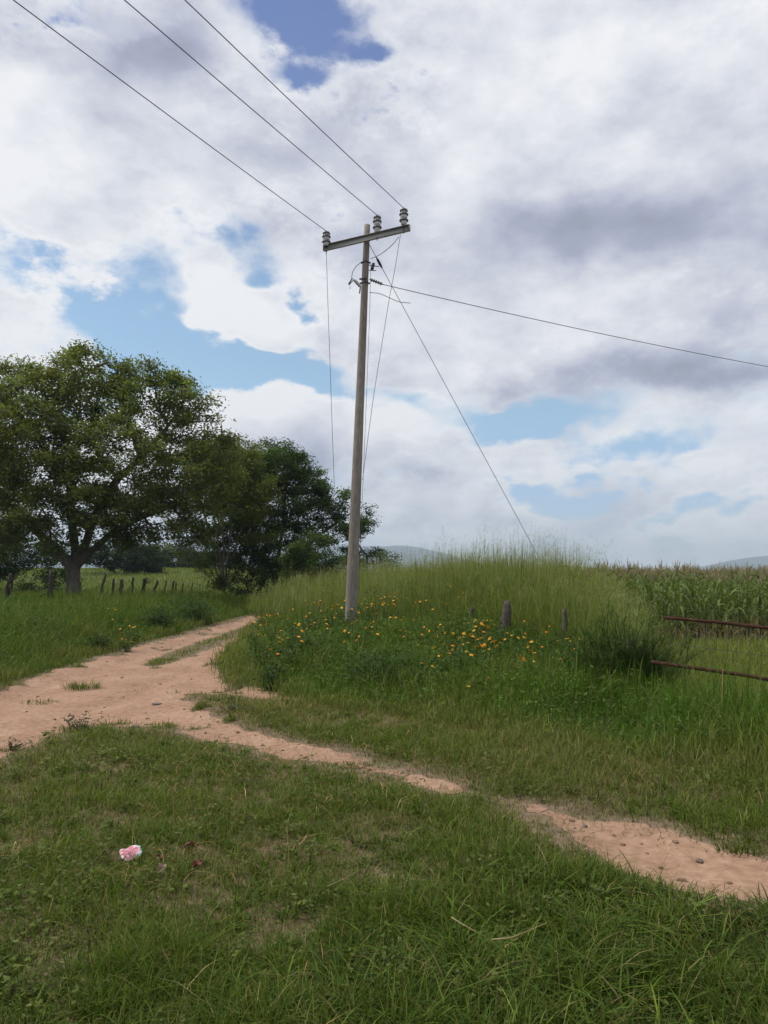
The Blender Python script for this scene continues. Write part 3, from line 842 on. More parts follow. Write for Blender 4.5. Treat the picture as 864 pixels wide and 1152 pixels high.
# ================================================================ TREES
def colonise(attr, starts, step, di, dk, iters):
    """space colonisation: grows a branch skeleton towards the attraction points"""
    pos = [np.asarray(s[0], float) for s in starts]; par = [s[1] for s in starts]
    pos = list(pos)
    A = attr.copy()
    P0 = np.array(pos)
    dist = np.full(len(A), 1e9); near = np.zeros(len(A), int)
    def upd(lo):
        Q = np.array(pos[lo:])
        for s in range(0, len(Q), 64):
            dd = np.linalg.norm(A[:, None] - Q[None, s:s + 64], axis=2)
            j = dd.argmin(1); v = dd[np.arange(len(A)), j]
            b = v < dist; dist[b] = v[b]; near[b] = j[b] + lo + s
    upd(0)
    seen = set()
    for it in range(iters):
        act = dist < di
        if not act.any(): break
        nn = near[act]; vec = A[act] - np.array(pos)[nn]
        vec /= np.linalg.norm(vec, axis=1)[:, None] + 1e-9
        lo = len(pos)
        for u in np.unique(nn):
            dsum = vec[nn == u].sum(0)
            dsum = dsum / (np.linalg.norm(dsum) + 1e-9) + RNG.normal(0, 0.16, 3)
            dsum /= np.linalg.norm(dsum)
            q = pos[u] + dsum * step
            key = (u, tuple(np.round(q / (step * 0.5)).astype(int)))
            if key in seen: continue
            seen.add(key)
            pos.append(q); par.append(int(u))
        if len(pos) == lo: break
        upd(lo)
        k = dist > dk
        A = A[k]; dist = dist[k]; near = near[k]
        if len(A) == 0 or len(pos) > 5200: break
    return np.array(pos), np.array(par)

def blob_points(ells, n, seed, gap=0.0):
    """points in a union of ellipsoids, with hollows"""
    out = []
    vols = np.array([e[3] * e[4] * e[5] for e in ells]); cnt = (n * vols / vols.sum()).astype(int) + 8
    for e, c in zip(ells, cnt):
        p = RNG.standard_normal((c, 3)); p /= np.linalg.norm(p, axis=1)[:, None]
        p *= (RNG.uniform(0, 1, c) ** (1 / 3.6))[:, None]
        p = p * np.array(e[3:6]) + np.array(e[:3])
        out.append(p)
    p = np.vstack(out)
    if gap:
        nz = fbm(p[:, 0] * 0.55 + p[:, 1] * 0.31, p[:, 2] * 0.62 + p[:, 1] * 0.17, seed, 3)
        p = p[nz > -gap]
    return p

def make_tree(base, starts, ells, nattr, step, leafcol, nleaf, leafsize, label, name='tree', group=None, rtip=0.016, expo=2.25,
              spread=0.34, bare=0.12, gap=0.12, seed=1, rmax=None, di=3.2, bark='bark', cat='tree'):
    global RNG
    RNG = np.random.default_rng(seed)
    root = link(name, None, None, base)
    tag(root, label, cat, group)
    A = blob_points(ells, nattr, seed, gap)
    pos, par = colonise(A, starts, step, di, step * 1.5, 120)
    n = len(pos); r = np.zeros(n); kids = np.zeros(n, int)
    acc = np.zeros(n)
    for i in range(n - 1, -1, -1):
        if acc[i] == 0: acc[i] = rtip ** expo
        if par[i] >= 0: acc[par[i]] += acc[i]; kids[par[i]] += 1
    r = acc ** (1 / expo)
    if rmax: r = r * np.where(r > rmax, rmax / r, 1.0) if False else np.minimum(r, rmax * (0.8 + 0.2 * r / r.max()))
    i = np.where(par >= 0)[0]
    a, b = pos[par[i]], pos[i]; ra, rb = np.minimum(r[par[i]], r[i] * 1.45), r[i]
    t = b - a; ln = np.linalg.norm(t, axis=1); t = t / (ln[:, None] + 1e-9)
    b = b + t * 0.15 * ra[:, None]
    ref = np.where(np.abs(t[:, 2:3]) < 0.9, np.array([[0, 0, 1.0]]), np.array([[1.0, 0, 0]]))
    u = np.cross(t, ref); u /= np.linalg.norm(u, axis=1)[:, None]; w = np.cross(t, u)
    S = 7
    th = np.linspace(0, 2 * np.pi, S, endpoint=False)
    ring = np.cos(th)[None, :, None] * u[:, None] + np.sin(th)[None, :, None] * w[:, None]
    wob = 1 + 0.12 * RNG.standard_normal((len(i), S, 1)) * (rb > 0.12)[:, None, None]
    V = np.concatenate([a[:, None] + ring * ra[:, None, None] * wob, b[:, None] + ring * rb[:, None, None] * wob], 1)
    T = []
    for k in range(S):
        k2 = (k + 1) % S
        T += [(k, k2, k + S), (k2, k2 + S, k + S)]
    T = (np.array(T)[None] + np.arange(len(i))[:, None, None] * 2 * S).reshape(-1, 3)
    mb = MB(); mb.add(V.reshape(-1, 3), T)
    basev = np.array(base)
    me = mesh_from('trunk', np.vstack(mb.v) - basev, np.vstack(mb.t), [M[bark]], smooth=True)
    link('trunk', me, root)
    # leaves round the thin ends, in clumps
    thin = np.where((kids <= 1) & (r < rtip * 2.1))[0]
    nb = fbm(pos[thin, 0] * 0.5, pos[thin, 2] * 0.5 + pos[thin, 1] * 0.3, seed + 9, 2)
    thin = thin[(RNG.uniform(0, 1, len(thin)) > bare)]
    wgt = np.exp(RNG.normal(0, 0.7, len(thin)))
    cnt = (nleaf * wgt / wgt.sum()).astype(int)
    idx = np.repeat(thin, cnt); m_ = len(idx)
    off = RNG.standard_normal((m_, 3)) * spread; off[:, 2] *= 0.62
    L_ = pos[idx] + off
    clc = np.zeros(n); clc[thin] = RNG.normal(0, 0.17, len(thin))
    yel = np.zeros(n); yel[thin] = RNG.uniform(0, 1, len(thin)) ** 2
    base_c = np.asarray(leafcol)[None] * np.exp(clc[idx])[:, None] * (1 + yel[idx][:, None] * np.array([[0.45, 0.22, -0.1]]))
    V, T, C = leaves(L_ - basev, leafsize * RNG.uniform(0.6, 1.4, m_), jitter_col(base_c, m_, 0.16, 0.06), up=0.3, aspect=0.5)
    mb = MB(); mb.add(V, T, C)
    link('crown', mb.mesh('crown', M['leaf_tree']), root)
    return root

def chain(pts, first=-1, start_index=0):
    return [(p, first if k == 0 else start_index + k - 1) for k, p in enumerate(pts)]

def E(px, py, Y, rx, rz, ry=None):
    """crown lobe: centre given on the photograph, half sizes in metres"""
    c = at(px, py, Y)
    return (c.x, c.y, c.z, rx, ry if ry else rx * 0.85, rz)

def limb(a, b, n, wig=0.12):
    a, b = np.array(a, float), np.array(b, float)
    t = np.linspace(0, 1, n)[1:, None]
    p = a + (b - a) * t
    return p + RNG.normal(0, wig, p.shape) * np.linalg.norm(b - a) * 0.12

def build_trees():
    global RNG
    # ---- the big forked tree
    Y = 36.0; c = at(82, 668, Y); bx, by = c.x, c.y; bz = gz(bx, by)
    st = [((bx, by, bz - 0.3), -1), ((bx + 0.02, by, bz + 0.5), 0), ((bx + 0.05, by, bz + 1.2), 1), ((bx + 0.02, by, bz + 1.9), 2)]
    forks = [[(-0.9, -0.2, 2.9), (-1.9, -0.3, 3.8), (-3.0, -0.5, 4.9), (-4.0, -0.8, 6.0)],
             [(0.45, 0.1, 2.9), (0.7, 0.2, 4.0), (1.2, 0.3, 5.2), (2.0, 0.2, 6.3), (3.0, 0.1, 7.2)],
             [(-0.2, 0.5, 3.1), (-0.6, 0.9, 4.5), (-0.8, 1.2, 6.0), (-0.9, 1.5, 7.6)],
             [(1.0, -0.5, 2.7), (2.2, -1.0, 3.6), (3.6, -1.2, 4.3), (5.0, -1.3, 4.8)]]
    for fk in forks:
        k0 = len(st)
        for j, (dx, dy, dz) in enumerate(fk):
            st.append(((bx + dx, by + dy, bz + dz), 3 if j == 0 else k0 + j - 1))
    ells = [E(165, 425, 35.5, 1.7, 1.1), E(208, 447, 35.5, 1.6, 1.0), E(168, 440, 36, 2.2, 1.5), E(128, 425, 36, 2.0, 1.3), E(20, 470, 36, 3.6, 2.6), E(95, 445, 36.5, 3.2, 2.2), E(165, 470, 36, 3.0, 2.3), E(215, 510, 35.5, 2.1, 2.2), E(240, 480, 36, 1.1, 1.2),
            E(-40, 520, 36, 3.6, 3.6), E(30, 545, 34.5, 2.6, 2.4), E(120, 545, 37, 2.6, 2.0), E(195, 570, 35, 2.5, 1.6), E(100, 408, 36, 1.8, 0.8), E(30, 418, 36, 1.8, 0.9),
            E(245, 520, 36.5, 1.6, 1.8), E(225, 590, 36, 1.5, 1.2), E(150, 575, 34.2, 2.2, 1.0), E(60, 600, 33.8, 1.6, 1.0), E(-10, 600, 34.5, 2.2, 1.4), E(160, 600, 34.8, 1.6, 0.9), E(235, 560, 35, 1.6, 1.6), E(10, 470, 33, 2.0, 2.0), E(140, 500, 33.5, 2.2, 1.8), E(40, 575, 33.5, 2.2, 1.2), E(100, 570, 34, 2.2, 1.3), E(205, 600, 35, 1.4, 0.8), E(-30, 450, 36, 2.6, 2.0), E(60, 500, 33.5, 2.4, 1.8), E(185, 525, 34, 2.2, 1.6)]
    make_tree((bx, by, bz), st, ells, 4600, 0.32, (0.118, 0.150, 0.046), 128000, 0.165,
              'big spreading tree with a thick forked trunk and bare top twigs behind the wooden fence', rtip=0.019, expo=2.25,
              spread=0.28, bare=0.30, gap=0.15, seed=101, rmax=0.55, bark='bark_grey')
    # ---- multi-stemmed tree with a fan of stems
    Y = 44.0; c = at(252, 664, Y); bx, by = c.x, c.y; bz = gz(bx, by)
    st = [((bx, by, bz - 0.3), -1), ((bx, by, bz + 0.5), 0)]
    for dx, dz in ((-2.6, 3.6), (-1.9, 4.3), (-1.3, 4.8), (-0.7, 5.1), (-0.2, 5.3), (0.5, 5.2), (1.2, 4.6), (-3.1, 2.8), (-1.6, 3.6)):
        k0 = len(st)
        for j, t in enumerate(np.linspace(0.15, 1, 6)):
            st.append(((bx + dx * t ** 1.15, by + RNG.normal(0, 0.12), bz + 0.5 + dz * t), 1 if j == 0 else k0 + j - 1))
    ells = [E(250, 530, 44, 2.6, 2.0), E(215, 545, 44, 2.0, 1.7), E(285, 560, 43.5, 1.9, 1.7), E(265, 510, 44.5, 1.8, 1.2), E(190, 565, 44, 1.2, 0.8), E(300, 590, 43, 1.4, 1.2)]
    make_tree((bx, by, bz), st, ells, 1700, 0.36, (0.098, 0.130, 0.036), 46000, 0.14,
              'tree with a fan of thin bare stems rising from one base beside the dense tree', rtip=0.018, spread=0.28, bare=0.25, gap=0.1, seed=102, rmax=0.16, expo=2.5, bark='bark_grey')
    # ---- dense dark tree with layered branches to the right
    Y = 48.0; c = at(308, 664, Y); bx, by = c.x, c.y; bz = gz(bx, by)
    st = [((bx, by, bz - 0.3), -1), ((bx, by, bz + 0.8), 0), ((bx + .1, by, bz + 1.7), 1)]
    for fk in ([(-1.2, 0, 3.0), (-2.0, 0, 4.6), (-2.2, 0.3, 6.2)], [(0.3, 0.2, 3.2), (0.5, 0.4, 5.0), (0.6, 0.4, 7.0)], [(1.4, -0.2, 2.8), (2.8, -0.3, 4.0), (4.2, -0.3, 5.0)]):
        k0 = len(st)
        for j, (dx, dy, dz) in enumerate(fk):
            st.append(((bx + dx, by + dy, bz + dz), 2 if j == 0 else k0 + j - 1))
    ells = [E(305, 522, 48, 2.6, 1.5), E(265, 550, 48.5, 2.4, 2.2), E(325, 560, 48, 2.8, 2.2), E(350, 545, 48, 1.6, 1.1), E(370, 575, 48, 1.6, 0.8), E(395, 590, 48, 1.1, 0.5),
            E(300, 600, 47, 2.6, 2.0), E(255, 610, 46, 1.7, 1.3), E(350, 605, 47.5, 1.9, 1.1), E(335, 630, 46.5, 1.6, 1.0), E(308, 502, 48, 1.1, 0.5), E(395, 560, 48, 0.9, 0.5)]
    make_tree((bx, by, bz), st, ells, 2400, 0.36, (0.062, 0.106, 0.030), 100000, 0.15,
              'dense dark green tree whose layered right branches reach the pole', rtip=0.018, spread=0.27, bare=0.03, gap=0.16, seed=103, rmax=0.34)
    # ---- slim tree partly hidden by the pole
    Y = 50.0; c = at(409, 655, Y); bx, by = c.x, c.y; bz = gz(bx, by)
    st = [((bx, by, bz - 0.3), -1)] + [((bx + 0.05 * k, by, bz + 0.55 * k), k - 1) for k in range(1, 6)]
    ells = [E(410, 575, 50, 0.8, 0.6), E(405, 600, 50, 1.1, 0.8), E(418, 620, 50, 1.1, 0.7), E(398, 625, 50, 1.3, 0.8), E(420, 590, 50, 0.5, 0.4), E(425, 638, 50, 1.0, 0.7)]
    make_tree((bx, by, bz), st, ells, 420, 0.3, (0.036, 0.066, 0.028), 6500, 0.14,
              'slim open crowned tree standing right behind the pole', name='slim_tree', rtip=0.016, spread=0.22, bare=0.1, gap=0.1, seed=104, rmax=0.12)
    # ---- bushes and the distant tree line
    def bush(px, py, Y, rx, rz, n, col, label, name='bush', seed=1, size=0.14, group=None, extra=()):
        c = at(px, py, Y); b = (c.x, c.y, gz(c.x, c.y))
        st = [((b[0], b[1], b[2] - 0.2), -1), ((b[0], b[1], b[2] + 0.3 * rz), 0)]
        els = [(c.x, c.y, max(c.z, b[2] + rz * 0.8), rx, rx * 0.8, rz), (c.x - rx * 0.5, c.y, b[2] + rz * 0.8, rx * 0.6, rx * 0.6, rz * 0.75), (c.x + rx * 0.55, c.y, b[2] + rz * 0.7, rx * 0.6, rx * 0.6, rz * 0.7)]
        els += list(extra)
        make_tree(b, st, els, 260, 0.32 * max(1, rz / 2), col, n, size, label, name=name, rtip=0.012, spread=0.24 * max(1, rz / 1.6), bare=0.0, gap=0.2, seed=seed, rmax=0.12, di=max(3.0, rx * 2), cat='bush', group=group)
    bush(350, 628, 41, 1.6, 1.35, 14000, (0.050, 0.090, 0.028), 'rounded light green bush at the foot of the dense dark tree', seed=201, size=0.13)
    bush(437, 632, 44, 0.7, 0.75, 1800, (0.040, 0.070, 0.030), 'small spindly bush in the tall grass right of the pole', name='small_bush', seed=202, size=0.11)
    bush(383, 640, 40, 1.2, 0.9, 6000, (0.055, 0.090, 0.028), 'low bush half hidden by the left side of the pole', seed=203, size=0.12)
    bush(140, 627, 92, 4.8, 2.4, 16000, (0.026, 0.046, 0.020), 'dark bush in the far pasture seen right of the forked trunk', seed=204, size=0.28)
    bush(15, 615, 58, 4.2, 2.7, 20000, (0.032, 0.058, 0.022), 'dark thicket behind the big tree at the left edge', name='thicket', seed=205, size=0.2)
    bush(-60, 615, 56, 4.0, 3.0, 12000, (0.032, 0.058, 0.022), 'dark thicket cut off by the left edge of the picture', name='thicket', seed=206, size=0.2)
    bush(205, 633, 125, 5.5, 2.2, 11000, (0.030, 0.052, 0.024), 'far bush seen under the crown between the two trees', seed=207, size=0.34)
    bush(248, 634, 110, 3.6, 1.8, 6000, (0.028, 0.050, 0.022), 'far bush behind the fan of bare stems', seed=208, size=0.3)
    bush(185, 628, 170, 9.0, 3.6, 9000, (0.030, 0.052, 0.026), 'farthest bush on the pasture skyline', seed=209, size=0.45)
    bush(290, 645, 44.5, 2.0, 1.2, 9000, (0.030, 0.055, 0.020), 'dark scrub round the foot of the dense tree', name='scrub', seed=210, size=0.13)
    RNG = np.random.default_rng(55)

# ================================================================ UTILITY POLE
def build_pole():
    B0 = at(395.0, 684, 18.0); T0 = at(413.2, 254, 18.0)
    ax = (T0 - B0); ax.normalize()
    zb = gz(B0.x, 18.0)
    base = B0 - ax * ((B0.z - zb + 0.4) / ax.z)
    root = link('utility_pole', None, None, (base.x, base.y, zb))
    tag(root, 'weathered tapering utility pole with a steel crossarm and three insulators', 'utility pole')
    def part(mb, name, mats, smooth=True, parent=root):
        o = mb.build(name, mats, None, smooth)
        o.data.transform(__import__('mathutils').Matrix.Translation(-root.location))
        o.parent = root
        return o
    length = (T0 - base).length
    def on(t): return np.array(base + ax * (length * t))
    def rad(t): return 0.150 + (0.073 - 0.150) * t
    mb = MB(); ts = np.linspace(0, 1, 26)
    mb.tube([on(t) for t in ts], [rad(t) for t in ts], 20, mi=0)
    top = on(1.0); mb.lathe(top, tuple(ax), [(0, 0.073), (0.02, 0.066), (0.03, 0.02), (0.031, 0.0)], 20)
    part(mb, 'pole_shaft', M['pole'])
    # crossarm: two-flange channel on the camera side
    Lp = np.array(at(365.7, 279.5, 18.32)); Rp = np.array(at(460.5, 257.0, 17.28))
    u = Rp - Lp; arm_len = np.linalg.norm(u); u /= arm_len
    up = np.array([0, 0, 1.0]); side = np.cross(u, up); side /= np.linalg.norm(side); upv = np.cross(side, u)
    if side[1] > 0: side = -side
    mid = (Lp + Rp) / 2 + side * 0.0
    mb = MB(); h = arm_len / 2 + 0.02
    mb.box(mid, u * h, side * 0.004, upv * 0.078)                                     # web
    mb.box(mid + upv * 0.0745 + side * 0.036, u * h, side * 0.033, upv * 0.0035)      # upper flange
    mb.box(mid - upv * 0.0745 + side * 0.036, u * h, side * 0.033, upv * 0.0035)      # lower flange
    for s in (-1, 1):
        mb.box(mid + u * s * (h + 0.004) + side * 0.03, u * 0.003, side * 0.036, upv * 0.079)
    part(mb, 'crossarm', M['galv'], False)
    # through bolts and band that hold the arm
    tarm = 0.965
    pc = on(tarm)
    mb = MB()
    for dz in (-0.03,):
        mb.tube([pc + side * 0.14 + upv * dz, pc - side * 0.12 + upv * dz], 0.011, 8)
        mb.tube([pc + side * 0.115 + upv * dz, pc + side * 0.10 + upv * dz], 0.028, 6)
    part(mb, 'through_bolt', M['dark'], False)
    # insulators
    tops = []
    for k, (px, py0, py1, Yd) in enumerate(((367.2, 277.0, 259.5, 18.27), (424.4, 261.5, 241.5, 17.67), (454.3, 253.5, 233.5, 17.34))):
        b = np.array(at(px, py0, Yd)); H = (at(px, py1, Yd) - at(px, py0, Yd)).length
        mb = MB()
        s = H / 0.40
        def pr(l): return [(z * s, r) for z, r in l]
        mb.lathe(b, (0, 0, 1), pr([(0.0, 0.05), (0.02, 0.072), (0.085, 0.076), (0.10, 0.070), (0.15, 0.075), (0.16, 0.086), (0.225, 0.084), (0.235, 0.064), (0.30, 0.064), (0.31, 0.070), (0.35, 0.060), (0.37, 0.035), (0.385, 0.036), (0.395, 0.0)]), 20)
        o = part(mb, 'insulator', M['porcelain'])
        for zz, rr in ((0.105, 0.112), (0.238, 0.112), (0.325, 0.098)):
            m2 = MB(); m2.lathe(b, (0, 0, 1), pr([(zz - 0.016, 0.060), (zz - 0.014, rr * 0.94), (zz + 0.004, rr), (zz + 0.026, rr * 0.86), (zz + 0.044, 0.062)]), 20)
            q = m2.build('shed', M['glaze'], None, True); q.data.transform(__import__('mathutils').Matrix.Translation(-root.location)); q.parent = o
        m2 = MB(); m2.tube([b - np.array([0, 0, 0.20]), b + np.array([0, 0, 0.02])], 0.010, 8); m2.tube([b - np.array([0, 0, 0.135]), b - np.array([0, 0, 0.115])], 0.024, 6)
        q = m2.build('pin', M['dark'], None, False); q.data.transform(__import__('mathutils').Matrix.Translation(-root.location)); q.parent = o
        tops.append(b + np.array([0, 0, H * 0.965]))
    # clamp bands
    for t in (0.861, 0.8925 + 0.018):
        mb = MB(); c = on(t); r = rad(t)
        mb.lathe(c, tuple(ax), [(-0.022, r), (-0.022, r + 0.006), (0.022, r + 0.006), (0.022, r)], 20)
        sgn = 1
        mb.box(c + np.array([r + 0.02, 0, 0]), (0.022, 0, 0), (0, 0.012, 0), (0, 0, 0.02))
        mb.box(c - np.array([r + 0.02, 0, 0]), (0.022, 0, 0), (0, 0.012, 0), (0, 0, 0.02))
        part(mb, 'clamp_band', M['dark'], False)
    # spool bracket to the right under the upper band (dark)
    mb = MB(); c = np.array(at(418.5, 299.5, 17.95))
    mb.lathe(c - np.array([0, 0, 0.085]), (0.25, 0, 1), [(0, 0.0), (0.0, 0.030), (0.04, 0.045), (0.06, 0.028), (0.10, 0.050), (0.12, 0.03), (0.16, 0.038), (0.18, 0.0)], 14)
    mb.tube([np.array(at(414, 298, 17.95)), np.array(at(426.5, 300, 17.9))], 0.010, 6)
    mb.tube([np.array(at(415, 304, 17.95)), np.array(at(423, 304.5, 17.9))], 0.010, 6)
    part(mb, 'spool_bracket', M['dark'])
    # strain insulator that dead-ends the line to the right
    S0 = np.array(at(415.5, 314.0, 17.95)); S1 = np.array(at(431.5, 320.2, 18.0))
    d = S1 - S0; Ls = np.linalg.norm(d)
    prof = [(0.0, 0.012)]
    for k in range(5):
        z = Ls * (0.16 + 0.16 * k); prof += [(z - 0.022, 0.020), (z - 0.008, 0.045), (z + 0.008, 0.045), (z + 0.020, 0.020)]
    prof += [(Ls, 0.012)]
    mb = MB(); mb.lathe(S0, tuple(d), prof, 14)
    part(mb, 'strain_insulator', M['glaze'])
    # cut-out fuse holder on the left side
    mb = MB()
    a = np.array(at(405.5, 322.5, 17.9)); b = np.array(at(398.2, 314.5, 17.75))
    d = b - a; Ls = np.linalg.norm(d); prof = [(0.0, 0.03)]
    for k in range(4):
        z = Ls * (0.18 + 0.2 * k); prof += [(z - 0.02, 0.026), (z, 0.048), (z + 0.02, 0.026)]
    prof += [(Ls, 0.02), (Ls + 0.001, 0)]
    mb.lathe(a, tuple(d), prof, 14, mi=0)
    mb.tube([b, np.array(at(393.5, 319.5, 17.72)), np.array(at(393.8, 324.5, 17.72))], 0.012, 6, mi=1)
    mb.tube([np.array(at(396.5, 313.0, 17.72)), np.array(at(392.0, 320, 17.72))], 0.016, 6, mi=1)
    mb.tube([a, np.array(at(404.5, 330, 17.88))], 0.016, 6, mi=1)
    mb.tube([np.array(at(404.5, 314.0, 17.9)), np.array(at(412, 313.2, 17.86))], 0.026, 8, mi=1)
    part(mb, 'fuse_holder', [M['porcelain'], M['dark']])
    # jumper leads and hanging wires
    def wire_part(name, pts, r=0.008):
        P = np.array([np.array(at(*p)) for p in pts]); t = np.linspace(0, 1, len(P)); tt = np.linspace(0, 1, 6 * len(P))
        from_spline = np.stack([np.interp(tt, t, P[:, k]) for k in range(3)], 1)
        for _ in range(6): from_spline[1:-1] = (from_spline[:-2] + 2 * from_spline[1:-1] + from_spline[2:]) / 4
        mb = MB(); mb.tube(from_spline, r, 5); part(mb, name, M['wire'])
    wire_part('jumper_lead', [(448.5, 266.5, 17.4), (443, 274, 17.5), (434, 282, 17.6), (425, 288, 17.7), (417, 291, 17.8)])
    wire_part('jumper_lead', [(408, 294, 17.8), (401, 299, 17.75), (396.5, 306, 17.72), (395.5, 313, 17.72)])
    wire_part('jumper_lead', [(415.5, 329, 17.9), (427, 330, 17.8), (438, 335, 17.7), (449, 340, 17.7), (462, 341, 17.7)])
    wire_part('hanging_wire', [(367.2, 285, 18.3), (368.5, 330, 18.3), (370, 372, 18.3), (372, 430, 18.3), (374, 490, 18.3), (376.2, 548, 18.3)], 0.006)
    wire_part('hanging_wire', [(450.5, 264, 17.38), (444, 305, 17.5), (438, 335, 17.6), (430, 385, 17.8), (421, 440, 17.9), (413, 500, 18.0), (408, 540, 18.1)], 0.006)
    wire_part('ground_wire', [(417.2, 297, 17.87), (416.0, 350, 17.86), (414, 400, 17.85), (411.0, 480, 17.83), (406.8, 580, 17.80), (403, 672, 17.78)], 0.005)
    # ---- the three line wires overhead
    labels = ('overhead line wire running from the leftmost insulator on the crossarm', 'overhead line wire running from the middle insulator beside the pole top',
              'overhead line wire running from the rightmost insulator on the crossarm')
    for (tx, lab, S) in zip((15, 140, 208), labels, tops):
        span, sag = 62.0, 0.7
        drop = 0.0
        for _ in range(4):
            z = S[2] - drop; r = ray(tx, 0); k = (z - CAM_Z) / r[2]; P = np.array([r[0] * k, r[1] * k, z])
            run = np.linalg.norm((P - S)[:2]); t = run / span; drop = 4 * sag * t * (1 - t)
        dirn = (P - S)[:2] / run
        tt = np.linspace(0, 1, 50)
        pts = np.stack([S[0] + dirn[0] * span * tt, S[1] + dirn[1] * span * tt, S[2] - 4 * sag * tt * (1 - tt)], 1)
        mb = MB(); mb.tube(pts, 0.0085, 5)
        tag(mb.build('line_wire', M['wire'], None, True), lab, 'power line', 'three overhead line wires')
    # ---- line to the right
    P = np.array(at(864, 412.5, 24.0)); S = S1
    d = (P - S); run = np.linalg.norm(d[:2]); dirn = d[:2] / run
    # choose the level: the far end keeps the height it has at the picture's edge
    tt = np.linspace(0, 1, 40); span = run * 3.2; slope = d[2] / run
    # parabola through S and P with small sag in between
    a_ = 0.0016; b_ = slope - a_ * run
    s_ = tt * span
    pts = np.stack([S[0] + dirn[0] * s_, S[1] + dirn[1] * s_, S[2] + b_ * s_ + a_ * s_ * s_], 1)
    mb = MB(); mb.tube(pts, 0.0095, 5)
    tag(mb.build('line_wire', M['wire'], None, True), 'single wire running from the strain insulator to the right over the corn', 'power line')
    # ---- guy wire
    G0 = np.array(at(415.5, 275, 17.95)); k = at(597, 610, 23.0); G1 = np.array(k)
    dd = (G1 - G0); G2 = G0 + dd * ((G0[2] - gz(G1[0], G1[1]) + 0.1) / -dd[2])
    mb = MB(); mb.tube(np.array([G0 + (G2 - G0) * t for t in np.linspace(0, 1, 12)]), 0.0075, 5)
    g = mb.build('guy_wire', M['wire'], None, True)
    tag(g, 'straight guy wire slanting from the pole top down into the tall grass', 'guy wire')
    mb = MB(); a = G0 + (G2 - G0) * 0.025; b = G0 + (G2 - G0) * 0.048
    mb.tube([a, a * 0.7 + b * 0.3, b * 0.7 + a * 0.3, b], [0.012, 0.032, 0.032, 0.012], 8)
    o = mb.build('grip', M['dark'], None, False); o.parent = g

